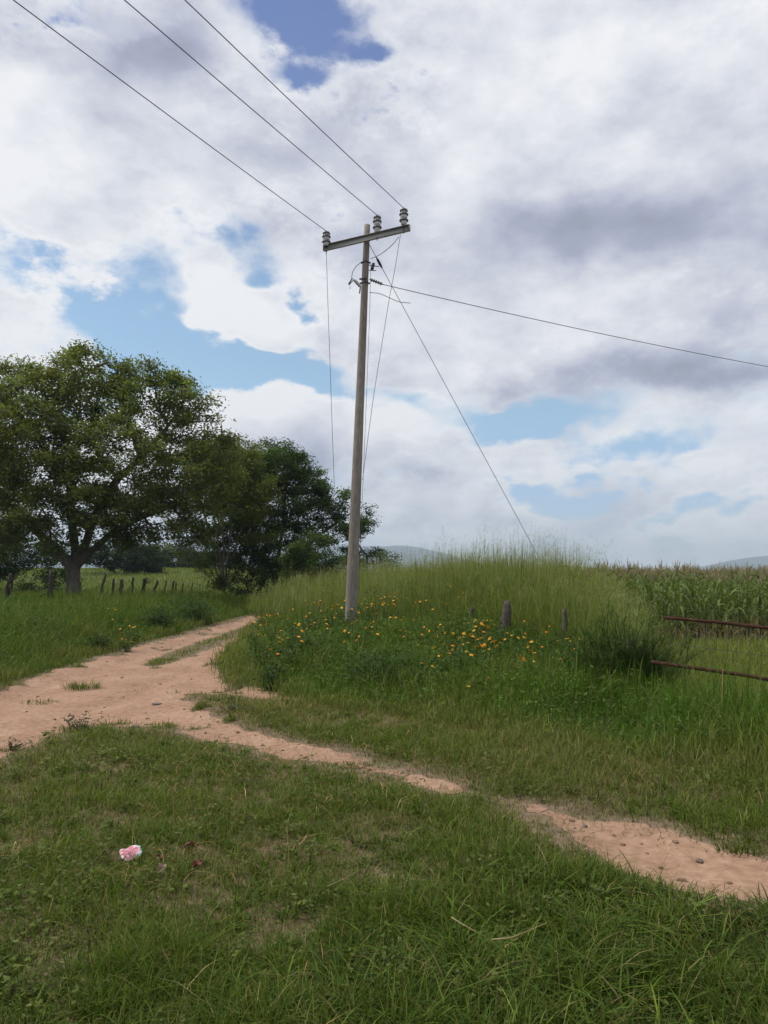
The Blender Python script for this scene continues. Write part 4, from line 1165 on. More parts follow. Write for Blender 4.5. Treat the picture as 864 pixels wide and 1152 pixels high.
# ================================================================ FENCES, GATE
def build_fences():
    global RNG
    RNG = np.random.default_rng(301)
    # left fence: dark crooked wooden posts
    # (px of foot, px of head, py of head, distance, half width in m, label, extra)
    L = [(8, 12, 645, 28, 0.07, 'leaning dark wooden post at the left edge of the picture'),
         (56, 58, 641, 29, 0.085, 'gnarled dark wooden post with a side stub left of the forked trunk'),
         (112, 119, 646, 31, 0.06, 'slanting dark wooden post just right of the forked trunk'),
         (127, 128, 651, 32, 0.065, 'upright dark wooden post, first after the slanting one by the trunk'),
         (137.5, 136.5, 652, 33, 0.085, 'thick flat wooden post, widest of the row right of the trunk'),
         (148, 150, 650, 35, 0.055, 'wooden post between the widest post and the branched one'),
         (160, 163, 651, 37, 0.085, 'wooden post with finger-like branch stubs on top'),
         (172, 177, 653, 40, 0.08, 'slanting wooden post just right of the branched post'),
         (184.5, 187, 653, 43, 0.05, 'thin slanting wooden post past the middle of the row'),
         (193.5, 196, 653, 46, 0.06, 'wooden post, left one of a close pair far down the row'),
         (197.5, 198, 654, 47, 0.05, 'wooden post, right one of a close pair far down the row'),
         (204.5, 206, 656, 51, 0.055, 'small wooden post just past the close pair'),
         (215, 217, 656, 56, 0.055, 'small dim wooden post near the far end of the row'),
         (224.5, 225, 657, 61, 0.055, 'dim wooden post at the far end of the row'),
         (236, 236, 658, 68, 0.05, 'tiny wooden post where the row meets the fan-stemmed tree')]
    heads = []
    for k, (fx, hx, hy, Yd, w, lab) in enumerate(L):
        hd = np.array(at(hx, hy, Yd)); ft = np.array(at(fx, 676, Yd)); ft[2] = gz(ft[0], ft[1]) - 0.15
        slope = (hd[0] - np.array(at(fx, hy, Yd))[0]); ft[0] = hd[0] - slope * 1.5
        mb = MB(); n = 8; t = np.linspace(0, 1, n)[:, None]
        p = ft + (hd - ft) * t; p[1:-1] += RNG.normal(0, 0.02, (n - 2, 3))
        mb.tube(p, w * (1.15 - 0.35 * t[:, 0]) * RNG.uniform(0.9, 1.12, n), 9, jitter=0.07)
        loc = (ft[0], ft[1], gz(ft[0], ft[1]))
        o = mb.build('fence_post', M['darkpost'], None, True, loc)
        tag(o, lab, 'fence post', 'crooked wooden posts of the left fence')
        def stub(z0, dv, r=0.03):
            q = MB(); s = ft + (hd - ft) * z0; e = s + np.array(dv)
            q.tube([s, (s + e) / 2 + np.array([0, 0, 0.02]), e], [r * 1.2, r, r * 0.7], 6, jitter=0.08)
            ob = q.build('branch_stub', M['darkpost'], None, True, loc); ob.parent = o; ob.location = (0, 0, 0)
        if k == 0: stub(0.8, (0.30, 0, 0.22)); stub(0.75, (0.05, 0, -0.35), 0.035)
        if k == 1: stub(0.55, (-0.42, 0, -0.18), 0.04); stub(0.7, (0.08, 0.05, -0.5), 0.05)
        if k == 6:
            for dv in ((0.12, 0, 0.30), (0.24, 0, 0.22), (0.33, 0, 0.08), (0.20, 0, -0.02)): stub(0.86, dv, 0.028)
        heads.append((ft, hd))
    for j, (fr, lab) in enumerate(((0.86, 'upper thin wire strung along the crooked left fence'), (0.62, 'lower thin wire strung along the crooked left fence'))):
        mb = MB(); pts = [f + (h - f) * fr for f, h in heads]
        pts = [pts[0] + (pts[0] - pts[1])] + pts
        mb.tube(pts, 0.004, 4)
        tag(mb.build('fence_wire', M['wire']), lab, 'wire', 'wires of the left fence')
    # right: three weathered posts in the flowering bank
    R_ = [(528, 531, 683, 15.2, 0.06, 'dim grey wooden post half sunk in leaves, nearest to the pole'),
          (563, 571, 676, 13.4, 0.10, 'thick leaning grey wooden post among the orange flowers'),
          (638.5, 634.5, 685, 12.4, 0.052, 'narrow grey wooden post in the tall grass left of the rusty gate')]
    hs = []
    for fx, hx, hy, Yd, w, lab in R_:
        hd = np.array(at(hx, hy, Yd)); ft = np.array(at(fx, 720, Yd)); ft[2] = gz(ft[0], ft[1]) - 0.1
        mb = MB(); n = 14; t = np.linspace(0, 1, n)[:, None]
        p = ft + (hd - ft) * t; p[1:-1] += RNG.normal(0, 0.006, (n - 2, 3))
        prof = np.interp(t[:, 0], [0, 0.45, 0.72, 0.9, 1], [1.2, 1.05, 0.85, 0.68, 0.56])
        mb.tube(p, w * prof, 14, jitter=0.09)
        loc = (ft[0], ft[1], ft[2] + 0.1)
        tag(mb.build('fence_post', M['post'], None, True, loc), lab, 'fence post', 'grey wooden posts on the bank')
        hs.append((ft, hd))
    # rusty pipe gate
    g0 = np.array([GATE[0][0], GATE[0][1]]); g1 = np.array([GATE[1][0], GATE[1][1]])
    dirn = (g1 - g0) / np.linalg.norm(g1 - g0)
    U0, U1 = np.array(at(748, 694.8, 8.80)), np.array(at(864, 706.5, 8.0))
    D0, D1 = np.array(at(733, 744.5, 8.88)), np.array(at(864, 763.5, 8.0))
    root = link('pipe_gate', None, None, (U0[0], U0[1], gz(U0[0], U0[1])))
    tag(root, 'rusty red pipe gate with thin wire infill at the right edge', 'gate')
    def gp(mb, name, mat, smooth=True):
        o = mb.build(name, mat, None, smooth); o.data.transform(__import__('mathutils').Matrix.Translation(-root.location)); o.parent = root
    def rail(a, b, sag, far, r):
        t = np.linspace(0, far, 22)
        p = a + (b - a) * t[:, None]; p[:, 2] -= sag * np.sin(np.pi * np.clip(t, 0, 1)) - 0.004 * RNG.standard_normal(22)
        mb = MB(); mb.tube(p, r, 12); gp(mb, 'rail', M['rust']); return p
    far = 3.4
    p1 = rail(U0, U1, -0.006, far, 0.018); p2 = rail(D0, D1, 0.004, far, 0.021)
    e1, e2 = p1[-1], p2[-1]
    mb = MB(); mb.tube([e1 + np.array([0, 0, 0.05]), np.array([e1[0], e1[1], gz(e1[0], e1[1]) + 0.05])], 0.03, 10); gp(mb, 'end_bar', M['rust'])
    # infill wires between and below the rails
    nW = 34
    for i in range(nW):
        t = (i + 0.4 + RNG.uniform(-0.15, 0.15)) / nW * far
        a = U0 + (U1 - U0) * t; b = D0 + (D1 - D0) * t
        if t < 0.1: continue
        mb = MB(); q = b + (b - a) * RNG.uniform(0.35, 0.6)
        mb.tube([a, (a + b) / 2 + RNG.normal(0, 0.006, 3), b, q], 0.0022, 4)
        gp(mb, 'infill_wire', M['dark'])
    for fr in (0.45,):
        mb = MB(); t = np.linspace(0.1, far, 12)[:, None]
        a = (U0 + (U1 - U0) * t) * fr + (D0 + (D1 - D0) * t) * (1 - fr); mb.tube(a, 0.0025, 4); gp(mb, 'infill_wire', M['dark'])
    # gate post hidden in the bush
    mb = MB(); c = at(708, 700, 10.1); z0 = gz(c.x, c.y) - 0.1
    mb.tube([(c.x, c.y, z0), (c.x + 0.01, c.y, 0.4), (c.x + 0.02, c.y, 0.74)], [0.075, 0.07, 0.062], 12, jitter=0.05)
    tag(mb.build('gate_post', M['post'], None, True, (c.x, c.y, z0 + 0.1)), 'grey gate post mostly swallowed by the feathery bush', 'gate post')

# ================================================================ CORN
def corn_variant(seed):
    rg = np.random.default_rng(seed)
    H = 1.56
    mb = MB()
    mb.tube([(0, 0, -0.05), (0.01, 0, 0.6), (0.0, 0.015, 1.1), (0.01, 0, H - 0.1)], [0.013, 0.011, 0.009, 0.005], 5, col=(0.10, 0.13, 0.045))
    n = 11
    a0 = rg.uniform(0, 6.28)
    for k in range(n):
        z = 0.22 + (H - 0.28) * k / (n - 1); az = a0 + (k % 2) * np.pi + rg.normal(0, 0.35)
        Ln = (0.62 - 0.28 * abs(k / n - 0.45)) * rg.uniform(0.85, 1.15); w = 0.055 * rg.uniform(0.8, 1.2)
        lv = np.linspace(0, 1, 7); dxy = np.array([np.cos(az), np.sin(az)]); pe = np.array([-np.sin(az), np.cos(az)])
        V, c = [], (0.125, 0.170, 0.048) if k > 2 or rg.uniform() < 0.4 else (0.20, 0.17, 0.075)
        c = np.array(c) * rg.uniform(0.8, 1.25)
        rise = rg.uniform(0.35, 0.8); tw = rg.normal(0, 0.5)
        for t in lv:
            r_ = Ln * (0.72 * t + 0.05 * np.sin(3 * t)); zz = z + Ln * (rise * t - (0.85 + 0.25 * rise) * t ** 2.2)
            ww = w * 0.5 * (0.55 + 1.3 * t) * (1 - t ** 2.5) + 0.001
            cx = dxy * r_
            V += [(cx[0] - pe[0] * ww, cx[1] - pe[1] * ww, zz + ww * tw * t), (cx[0], cx[1], zz - ww * 0.45), (cx[0] + pe[0] * ww, cx[1] + pe[1] * ww, zz - ww * tw * t)]
        T = []
        for i in range(6):
            for j in (0, 1):
                a = 3 * i + j; T += [(a, a + 1, a + 3), (a + 1, a + 4, a + 3)]
        mb.add(V, T, c)
    t = MB()
    for k in range(8):
        az = rg.uniform(0, 6.28); s = rg.uniform(0.05, 0.6) if k else 0.02; Ls = rg.uniform(0.18, 0.28) if k else 0.36
        b = np.array([0.01, 0, H - 0.12 + 0.012 * k]); e = b + np.array([np.cos(az) * s, np.sin(az) * s, 1.0]) / np.hypot(s, 1) * Ls
        md = (b + e) / 2 + np.array([np.cos(az), np.sin(az), 0]) * -0.012
        t.tube([b, md, e], [0.006, 0.0075, 0.004], 4, col=np.array((0.34, 0.30, 0.17)) * rg.uniform(0.8, 1.3), cap=False)
    return mb.mesh('corn_leaves', M['leaf']), t.mesh('tassel', M['leaf']), (mb, t)

def build_corn():
    global RNG
    RNG = np.random.default_rng(401)
    var = [corn_variant(500 + k) for k in range(5)]
    spots = []
    for row in range(64):
        yy = 16.9 + row * 0.78
        xx = 3.6 + RNG.uniform(0, 0.2)
        while xx < 0.62 * yy + 6:
            x, y = xx + RNG.normal(0, 0.04), yy + RNG.normal(0, 0.05) + 0.02 * (xx - 8)
            if x / y > 0.19 and x < 0.64 * y + 2 and RNG.uniform() < 0.95:
                spots.append((x, y))
            xx += 0.24 if row < 12 else 0.34
    sp = np.array(spots); order = np.argsort(sp[:, 1] + np.where((sp[:, 0] / sp[:, 1] > 0.56) | (sp[:, 0] / sp[:, 1] < 0.30), 3.0, 0)); sp = sp[order]
    zz = ground_z(sp[:, 0], sp[:, 1])
    lab = 'green corn plant with drooping leaves and a tan tassel behind the rusty gate'; grp = 'corn plants in the front rows of the field'
    for i in range(300):
        lm, tm, _ = var[i % 5]
        o = bpy.data.objects.new('corn_plant', lm); scene.collection.objects.link(o)
        s = RNG.uniform(0.90, 1.08) * 1.0
        o.location = (sp[i, 0], sp[i, 1], zz[i]); o.rotation_euler = (RNG.normal(0, 0.03), RNG.normal(0, 0.03), RNG.uniform(0, 6.28)); o.scale = (1, 1, s)
        tag(o, lab, 'corn', grp)
        c = bpy.data.objects.new('tassel', tm); scene.collection.objects.link(c); c.parent = o
    mb = MB()
    flat = []
    for _, _, (a, b) in var:
        va = np.vstack(a.v + b.v)
        ta = np.vstack(a.t + [k + a.n for k in b.t]); ca = np.vstack(a.c + b.c); flat.append((va, ta, ca))
    far = sp[300:]; fz = zz[300:]
    for k in range(5):
        v, t, c = flat[k]; sel = np.arange(k, len(far), 5)
        th = RNG.uniform(0, 6.28, len(sel)); s = RNG.uniform(0.9, 1.1, len(sel))
        co, si = np.cos(th)[:, None], np.sin(th)[:, None]
        X = v[None, :, 0] * co - v[None, :, 1] * si + far[sel, 0:1]; Y = v[None, :, 0] * si + v[None, :, 1] * co + far[sel, 1:2]
        Z = v[None, :, 2] * s[:, None] + fz[sel][:, None]
        V = np.stack([X, Y, Z], 2).reshape(-1, 3); T = (t[None] + (np.arange(len(sel)) * len(v))[:, None, None]).reshape(-1, 3)
        C = (c[None] * np.exp(RNG.normal(0, 0.12, len(sel)))[:, None, None]).reshape(-1, 3)
        mb.add(V, T, C)
    tag(mb.build('corn_field', M['leaf']), 'rest of the corn field stretching back behind the front rows', 'corn', kind='stuff')

# ================================================================ FLOWERING PLANTS
def flower_mesh(seed, col):
    rg = np.random.default_rng(seed); mb = MB()
    R = 0.036; n = 11
    for ring, (rr, lift) in enumerate(((1.0, 0.003), (0.72, 0.010))):
        for k in range(n):
            a = 2 * np.pi * (k + 0.5 * ring) / n + rg.normal(0, 0.06); L_ = R * rr * rg.uniform(0.88, 1.1)
            d = np.array([np.cos(a), np.sin(a), 0]); p = np.array([-np.sin(a), np.cos(a), 0]); u = np.array([0, 0, 1.0])
            w = R * 0.27 * rr
            V = [d * 0.006 + u * lift, d * L_ * 0.55 + p * w + u * (lift + 0.006), d * L_ * 0.55 - p * w + u * (lift + 0.006), d * L_ + p * w * 0.55 + u * (lift + 0.001), d * L_ - p * w * 0.55 + u * (lift + 0.001)]
            mb.add(V, [(0, 2, 1), (1, 2, 3), (2, 4, 3)], np.array(col) * rg.uniform(0.85, 1.12))
    mb.lathe((0, 0, 0.006), (0, 0, 1), [(0, 0.010), (0.006, 0.011), (0.011, 0.006), (0.013, 0)], 10, col=np.array(col) * np.array((1.05, 0.75, 0.8)))
    mb.lathe((0, 0, -0.018), (0, 0, 1), [(0, 0.003), (0.010, 0.010), (0.020, 0.014)], 8, col=(0.05, 0.09, 0.02))
    return mb.mesh('flower_head', M['petal'], False)

def build_flowers():
    global RNG
    RNG = np.random.default_rng(601)
    A = [(260, 322), (150, 370), (175, 365), (345, 340), (360, 335), (448, 318), (468, 340), (492, 330), (540, 300), (605, 328), (620, 326), (680, 297), (705, 332), (757, 300), (800, 318),
         (300, 385), (325, 383), (265, 410), (250, 418), (290, 392), (424, 385), (450, 408), (430, 435), (487, 428), (383, 453), (575, 420), (545, 376), (650, 418), (693, 406), (600, 385),
         (725, 430), (665, 470), (722, 477), (660, 530), (833, 567), (770, 455), (790, 440), (812, 440), (835, 405), (820, 385), (775, 432), (745, 440), (190, 445), (120, 400), (205, 440),
         (240, 436), (150, 475), (135, 432), (95, 392), (130, 375), (222, 350), (270, 335), (660, 350), (545, 340), (520, 335), (855, 465), (815, 465), (330, 410), (310, 355), (230, 395),
         (455, 345), (475, 322), (500, 318), (525, 310), (550, 318), (345, 350), (375, 345), (330, 345), (470, 350), (285, 400), (318, 375), (560, 415), (640, 322)]
    B = [(5, 330), (20, 318), (22, 338), (28, 370), (50, 393), (62, 383), (95, 360), (132, 367), (155, 380), (163, 413), (132, 432), (100, 445), (25, 488), (233, 377), (270, 377), (280, 430),
         (335, 450), (324, 397), (90, 265), (40, 288), (75, 372), (12, 350), (200, 350), (300, 372)]
    C = [(15, 165), (18, 190), (100, 130), (180, 160), (268, 228), (232, 280), (205, 300), (235, 318), (45, 352), (80, 375), (105, 350), (145, 355), (130, 400), (200, 375), (245, 378), (45, 437), (430, 372), (470, 395)]
    pts = [(250 + a / 2.787, 560 + b / 2.787) for a, b in A] + [(540 + a / 2.667, 580 + b / 2.667) for a, b in B] + [(500 + a / 4.8, 640 + b / 4.8) for a, b in C]
    for px, py in list(pts):
        for _ in range(2):
            if RNG.uniform() < 0.65: pts.append((px + RNG.normal(0, 17), py + RNG.normal(0, 8)))
    cols = [(0.76, 0.28, 0.02), (0.82, 0.42, 0.03), (0.85, 0.52, 0.06)]
    fm = [flower_mesh(700 + k, cols[k % 3]) for k in range(6)]
    def plant_mesh(seed, h, w, n=150):
        rg_n = int(n)
        mb = MB()
        ns = 7
        for k in range(ns):
            a = RNG.uniform(0, 6.28); e = np.array([np.cos(a) * w * RNG.uniform(0.2, 0.9), np.sin(a) * w * RNG.uniform(0.2, 0.9), h * RNG.uniform(0.7, 0.98)])
            b = np.array([np.cos(a), np.sin(a), 0]) * 0.02
            mb.tube([b, b * 0.6 + e * 0.4 + np.array([0, 0, 0.05 * h]), e], [0.006, 0.004, 0.003], 4, col=(0.06, 0.08, 0.025), cap=False)
            m_ = rg_n // ns
            t = RNG.uniform(0.15, 1.0, m_)[:, None]; p = b + (e - b) * t + RNG.normal(0, 1, (m_, 3)) * np.array([0.07, 0.07, 0.05]) * (w / 0.3)
            V, T, Cc = leaves(p, RNG.uniform(0.045, 0.10, m_), jitter_col(np.array((0.060, 0.098, 0.022)), m_, 0.25, 0.08), up=0.5, aspect=0.40)
            mb.add(V, T, Cc)
        return mb.mesh('foliage', M['leaf'])
    def plants(pts, Yfun, labels, group, clump=0.55):
        F_ = []
        for px, py in pts:
            Y = Yfun(px, py); c = at(px, py, Y + RNG.normal(0, 0.15)); F_.append([c.x, c.y, c.z])
        F_ = np.array(F_); left = list(range(len(F_))); k = 0
        while left:
            i = left[0]; d = np.linalg.norm(F_[left][:, :2] - F_[i, :2], axis=1)
            mem = [left[j] for j in np.argsort(d)[:5] if d[j] < clump]
            left = [j for j in left if j not in mem]
            m_ = F_[mem].mean(0); z0 = gz(m_[0], m_[1]); h = max(0.30, m_[2] - z0)
            root = link('flowering_plant', None, None, (m_[0], m_[1], z0))
            lab = labels(m_, len(mem)); tag(root, lab, 'flowering plant', group)
            link('foliage', plant_mesh(k, h * 0.82, 0.28), root)
            for j in mem:
                rel = F_[j] - np.array([m_[0], m_[1], z0])
                st = MB(); st.tube([(rel[0] * 0.4, rel[1] * 0.4, rel[2] * 0.45), (rel[0] * 0.9, rel[1] * 0.9, rel[2] * 0.85), tuple(rel - np.array([0, 0, 0.012]))], [0.004, 0.003, 0.003], 4, col=(0.07, 0.10, 0.03), cap=False)
                fo = bpy.data.objects.new('flower_head', fm[RNG.integers(0, 6)]); scene.collection.objects.link(fo); fo.parent = root
                fo.location = rel; s = RNG.uniform(0.42, 0.88); fo.scale = (s, s, s); fo.rotation_euler = (RNG.normal(0.15, 0.42), RNG.normal(0, 0.42), RNG.uniform(0, 6.28))
                so = link('stem', st.mesh('stem', M['leaf']), root)
            k += 1
    def Yb(px, py):
        return float(np.interp(py, [665, 680, 700, 720, 745, 765, 790], [17.2, 15.8, 13.2, 11.5, 10.0, 9.2, 8.6]))
    def lb(m_, n): return 'leafy weed with small orange flowers on the bank round the pole and grey posts'
    plants(pts, Yb, lb, 'orange flowering weeds on the bank')
    Lp = [(316, 258), (370, 245), (350, 243), (365, 280), (390, 310), (410, 283), (437, 303), (420, 300), (395, 343), (408, 345), (425, 352), (376, 248), (430, 306), (355, 262)]
    Lp = [(a / 2.88, 600 + b / 2.88) for a, b in Lp]
    def Yl(px, py): return float(np.interp(py, [683, 700, 722], [20.5, 18.0, 15.6]))
    plants(Lp, Yl, lambda m_, n: 'leafy weed with small orange flowers in the growth left of the track', 'orange flowering weeds left of the track', 0.8)
    Ep = [(295, 691), (287, 700), (282, 709), (291, 694), (300, 699), (726, 655 + 2), (719, 668)]
    plants(Ep[:5], lambda px, py: 23.0 if py < 697 else 20.5, lambda m_, n: 'orange flowering weed at the far end of the track', 'orange flowering weeds where the track vanishes', 1.2)

# ================================================================ SINGLE PLANTS, LITTER
def build_small():
    global RNG
    RNG = np.random.default_rng(801)
    # feathery bush that swallows the gate post
    mb = MB(); c = at(697, 700, 9.75); z0 = gz(c.x, c.y)
    root = link('feathery_bush', None, None, (c.x, c.y, z0)); tag(root, 'feathery dark green bush hiding the left end of the rusty gate', 'bush')
    stems, lf = MB(), MB()
    for k in range(260):
        a = RNG.uniform(0, 6.28); rr = RNG.uniform(0.1, 0.85) * (1.0 + 0.25 * np.sin(3 * a + 1)); e = np.array([np.cos(a) * rr, np.sin(a) * rr * 0.7, RNG.uniform(0.35, 1.32) * (1.05 - 0.40 * rr)])
        b = np.array([np.cos(a), np.sin(a), 0]) * 0.08 + np.array([RNG.normal(0, 0.22), RNG.normal(0, 0.12), 0]); e = e * RNG.uniform(0.75, 1.05) + b * 0.7; md = b * 0.5 + e * 0.5 + np.array([0, 0, 0.16])
        t = np.linspace(0, 1, 8)[:, None]; p = b * (1 - t) ** 2 + 2 * md * t * (1 - t) + e * t ** 2
        stems.tube(p, np.linspace(0.006, 0.002, 8), 4, col=(0.05, 0.075, 0.025), cap=False)
        n = 56; s = RNG.uniform(0.15, 1, n); q = np.stack([np.interp(s, t[:, 0], p[:, j]) for j in range(3)], 1)
        V, T, C = blades(q, RNG.uniform(0.05, 0.15, n), 0.007, RNG.uniform(0, 6.28, n), RNG.uniform(0.6, 2.2, n), jitter_col(np.array((0.058, 0.098, 0.022)), n, 0.3, 0.06), levels=(0, 0.5, 1.0))
        lf.add(V, T, C)
    link('stems', stems.mesh('stems', M['leaf']), root); link('foliage', lf.mesh('foliage', M['leaf']), root)
    # named leafy shrubs in the verge growth
    def shrub(px, py, Y, rx, h, n, col, label, name='leafy_shrub', size=0.06):
        c = at(px, py, Y); z0 = gz(c.x, c.y)
        root = link(name, None, None, (c.x, c.y, z0)); tag(root, label, 'shrub')
        st, lf = MB(), MB()
        for k in range(16):
            a = RNG.uniform(0, 6.28); r = rx * RNG.uniform(0.1, 1.0); e = np.array([np.cos(a) * r, np.sin(a) * r, h * RNG.uniform(0.55, 1.0) * (1.1 - 0.4 * r / rx)])
            st.tube([(0, 0, 0), e * 0.5 + np.array([0, 0, h * 0.1]), e], [0.009, 0.006, 0.003], 4, col=(0.06, 0.07, 0.03), cap=False)
            m_ = n // 16; t = RNG.uniform(0.2, 1.0, m_)[:, None]; p = e * t + RNG.normal(0, 1, (m_, 3)) * rx * 0.16
            p[:, 2] = np.maximum(p[:, 2], 0.03)
            V, T, C = leaves(p, size * RNG.uniform(0.6, 1.4, m_), jitter_col(np.array(col), m_, 0.22, 0.07), up=0.45, aspect=0.45); lf.add(V, T, C)
        link('stems', st.mesh('stems', M['leaf']), root); link('foliage', lf.mesh('foliage', M['leaf']), root)
    dk = (0.042, 0.078, 0.020)
    shrub(222, 684, 24.0, 1.1, 0.95, 2600, dk, 'broad dark shrub beside the far part of the track, left side', size=0.075)
    shrub(180, 697, 21.0, 0.8, 0.75, 1700, dk, 'dark shrub right of the small group of orange flowers', size=0.07)
    shrub(110, 722, 15.6, 0.42, 0.40, 900, (0.040, 0.074, 0.018), 'low dark shrub hanging over the track edge under the left orange flowers', size=0.05)
    shrub(45, 706, 16.5, 0.9, 0.62, 1800, (0.048, 0.095, 0.024), 'light green leafy shrub near the left edge', size=0.07)
    shrub(425, 745, 10.2, 0.55, 0.50, 1700, (0.040, 0.078, 0.020), 'dark leafy shrub low on the bank in front of the pole', size=0.055)
    shrub(335, 722, 12.4, 0.5, 0.50, 1300, (0.044, 0.082, 0.020), 'dark leafy shrub at the left shoulder of the bank', size=0.055)
    shrub(520, 735, 10.6, 0.5, 0.52, 1400, (0.044, 0.082, 0.020), 'dark leafy shrub on the bank below the dim grey post', size=0.055)
    shrub(305, 762, 10.4, 0.34, 0.30, 700, (0.034, 0.064, 0.020), 'small dark weed at the inner corner of the fork', name='corner_weed', size=0.045)
    shrub(650, 735, 9.8, 0.45, 0.50, 1300, (0.044, 0.082, 0.020), 'dark leafy shrub at the foot of the feathery bush', size=0.055)
    shrub(398, 676, 16.6, 0.75, 0.62, 1500, (0.046, 0.084, 0.022), 'leafy green shrub close in front of the pole foot', size=0.05)
    shrub(560, 700, 12.9, 0.5, 0.50, 1300, (0.044, 0.080, 0.022), 'leafy green shrub at the foot of the thick leaning grey post', size=0.05)
    shrub(628, 705, 11.9, 0.5, 0.50, 1300, (0.044, 0.080, 0.022), 'leafy green shrub at the foot of the narrow grey post', size=0.05)
    shrub(524, 690, 14.4, 0.5, 0.62, 1300, (0.040, 0.074, 0.020), 'leafy green shrub hugging the dim grey post', size=0.05)
    # slender dark-leaved weed in front of the tall grass, right of the pole
    def stalky(px, y0, y1, Y, n, col, label, name, cat='weed', size=0.05, spread=0.10, ns=3):
        c = at(px, y1, Y); z0 = gz(c.x, c.y); H = c.z - z0
        root = link(name, None, None, (c.x, c.y, z0)); tag(root, label, cat); st, lf = MB(), MB()
        for k in range(ns):
            e = np.array([RNG.normal(0, spread * 1.3), RNG.normal(0, spread), H * RNG.uniform(0.75, 1.0)])
            st.tube([(0, 0, 0), e * 0.5 + RNG.normal(0, 0.02, 3), e], [0.006, 0.005, 0.003], 4, col=(0.07, 0.07, 0.04), cap=False)
            m_ = n // ns; t = RNG.uniform(0.3, 1.0, m_)[:, None]; p = e * t + RNG.normal(0, 1, (m_, 3)) * spread * 0.5
            V, T, C = leaves(p, size * RNG.uniform(0.6, 1.4, m_), jitter_col(np.array(col), m_, 0.22, 0.07), up=0.3, aspect=0.35); lf.add(V, T, C)
        link('stems', st.mesh('stems', M['leaf']), root); link('foliage', lf.mesh('foliage', M['leaf']), root)
    stalky(423, 690, 652, 15.6, 170, (0.035, 0.055, 0.025), 'slender dark weed standing just right of the pole foot', 'slender_weed', spread=0.16)
    # weeds growing on the bare track
    def tuft(px, py, n, h, w, col, label, name='grass_tuft', leafy=0, cat='grass tuft'):
        gx, gy = gnd(px, py); z0 = gz(gx, gy)
        root = link(name, None, None, (gx, gy, z0)); tag(root, label, cat)
        a = RNG.uniform(0, 6.28, n); r = w * RNG.uniform(0, 1, n) ** 0.6
        P = np.stack([np.cos(a) * r, np.sin(a) * r * 0.6, np.full(n, 0.0)], 1)
        V, T, C = blades(P, h * RNG.uniform(0.5, 1.2, n), 0.007, a + RNG.normal(0, 0.6, n), RNG.uniform(0.2, 1.3, n), jitter_col(np.array(col), n, 0.25, 0.08))
        mb = MB(); mb.add(V, T, C)
        link('blades', mb.mesh('blades', M['blade']), root)
        if leafy:
            lf = MB()
            for k in range(9):
                e = np.array([RNG.normal(0, w * 0.6), RNG.normal(0, w * 0.4), h * RNG.uniform(1.0, 2.0)])
                lf.tube([(0, 0, 0), e * 0.5 + RNG.normal(0, 0.012, 3), e], [0.004, 0.003, 0.002], 4, col=(0.12, 0.11, 0.08), cap=False)
                m_ = leafy // 9; t = RNG.uniform(0.3, 1, m_)[:, None]; p = e * t + RNG.normal(0, 0.02, (m_, 3))
                V, T, C = leaves(p, RNG.uniform(0.02, 0.045, m_), jitter_col(np.array((0.075, 0.095, 0.05)), m_, 0.2, 0.06), up=0.3, aspect=0.4); lf.add(V, T, C)
            link('leafy_stems', lf.mesh('leafy_stems', M['leaf']), root)
    tuft(91, 775, 210, 0.15, 0.27, GREEN_MID * 0.85, 'low grass tuft growing alone on the bare track, the larger of two')
    tuft(45, 790, 110, 0.07, 0.24, GREEN_YEL * 0.7, 'flat faded grass tuft on the bare track, the smaller of two')
    tuft(90, 823, 130, 0.10, 0.22, GREEN_MID * 0.9, 'spindly grey green seedling on the near edge of the track', 'seedling', 230, 'seedling')
    tuft(12, 843, 70, 0.06, 0.12, GREEN_MID * 0.9, 'tiny seedling at the near track edge, far left', 'seedling', 70, 'seedling')
    tuft(268, 803, 160, 0.06, 0.20, np.array((0.16, 0.12, 0.09)), 'greyish withered weed clump on the grass island of the fork', 'withered_weed', 110, 'weed')
    tuft(398, 862, 90, 0.05, 0.16, GREEN_MID * 0.8, 'small grass tuft in the narrow part of the right branch')
    tuft(832, 955, 130, 0.07, 0.14, GREEN_MID * 0.8, 'low weed tuft on the upper edge of the right branch', 'grass_tuft')
    # stones and clods
    def stone(px, py, r, label, flat=0.6, mat='stone', dz=0.3, name='stone', cat='stone'):
        gx, gy = gnd(px, py); z0 = gz(gx, gy) + 0.006
        bm = bmesh.new(); bmesh.ops.create_icosphere(bm, subdivisions=3, radius=r)
        for v in bm.verts:
            k = float(fbm(np.array([v.co.x * 2.2 / r + px]), np.array([v.co.y * 2.2 / r + v.co.z * 1.7 / r]), int(px), 2)[0])
            v.co *= 1 + 0.7 * k; v.co.z *= flat; v.co.x *= 1.25
        me = bpy.data.meshes.new(name); bm.to_mesh(me); bm.free(); me.materials.append(M[mat])
        me.polygons.foreach_set('use_smooth', [True] * len(me.polygons))
        o = link(name, me, None, (gx, gy, z0 + r * flat * dz), (0, 0, px)); tag(o, label, cat)
        return o
    stone(658, 927, 0.015, 'small dark stone on the right branch, upper left of the two')
    stone(787, 961, 0.019, 'small dark stone on the right branch, lower right of the two', 0.5)
    stone(176, 791, 0.045, 'dark flat stone in the middle of the fork', 0.35)
    stone(152, 818, 0.04, 'low stone on the near edge of the track below the fork', 0.4)
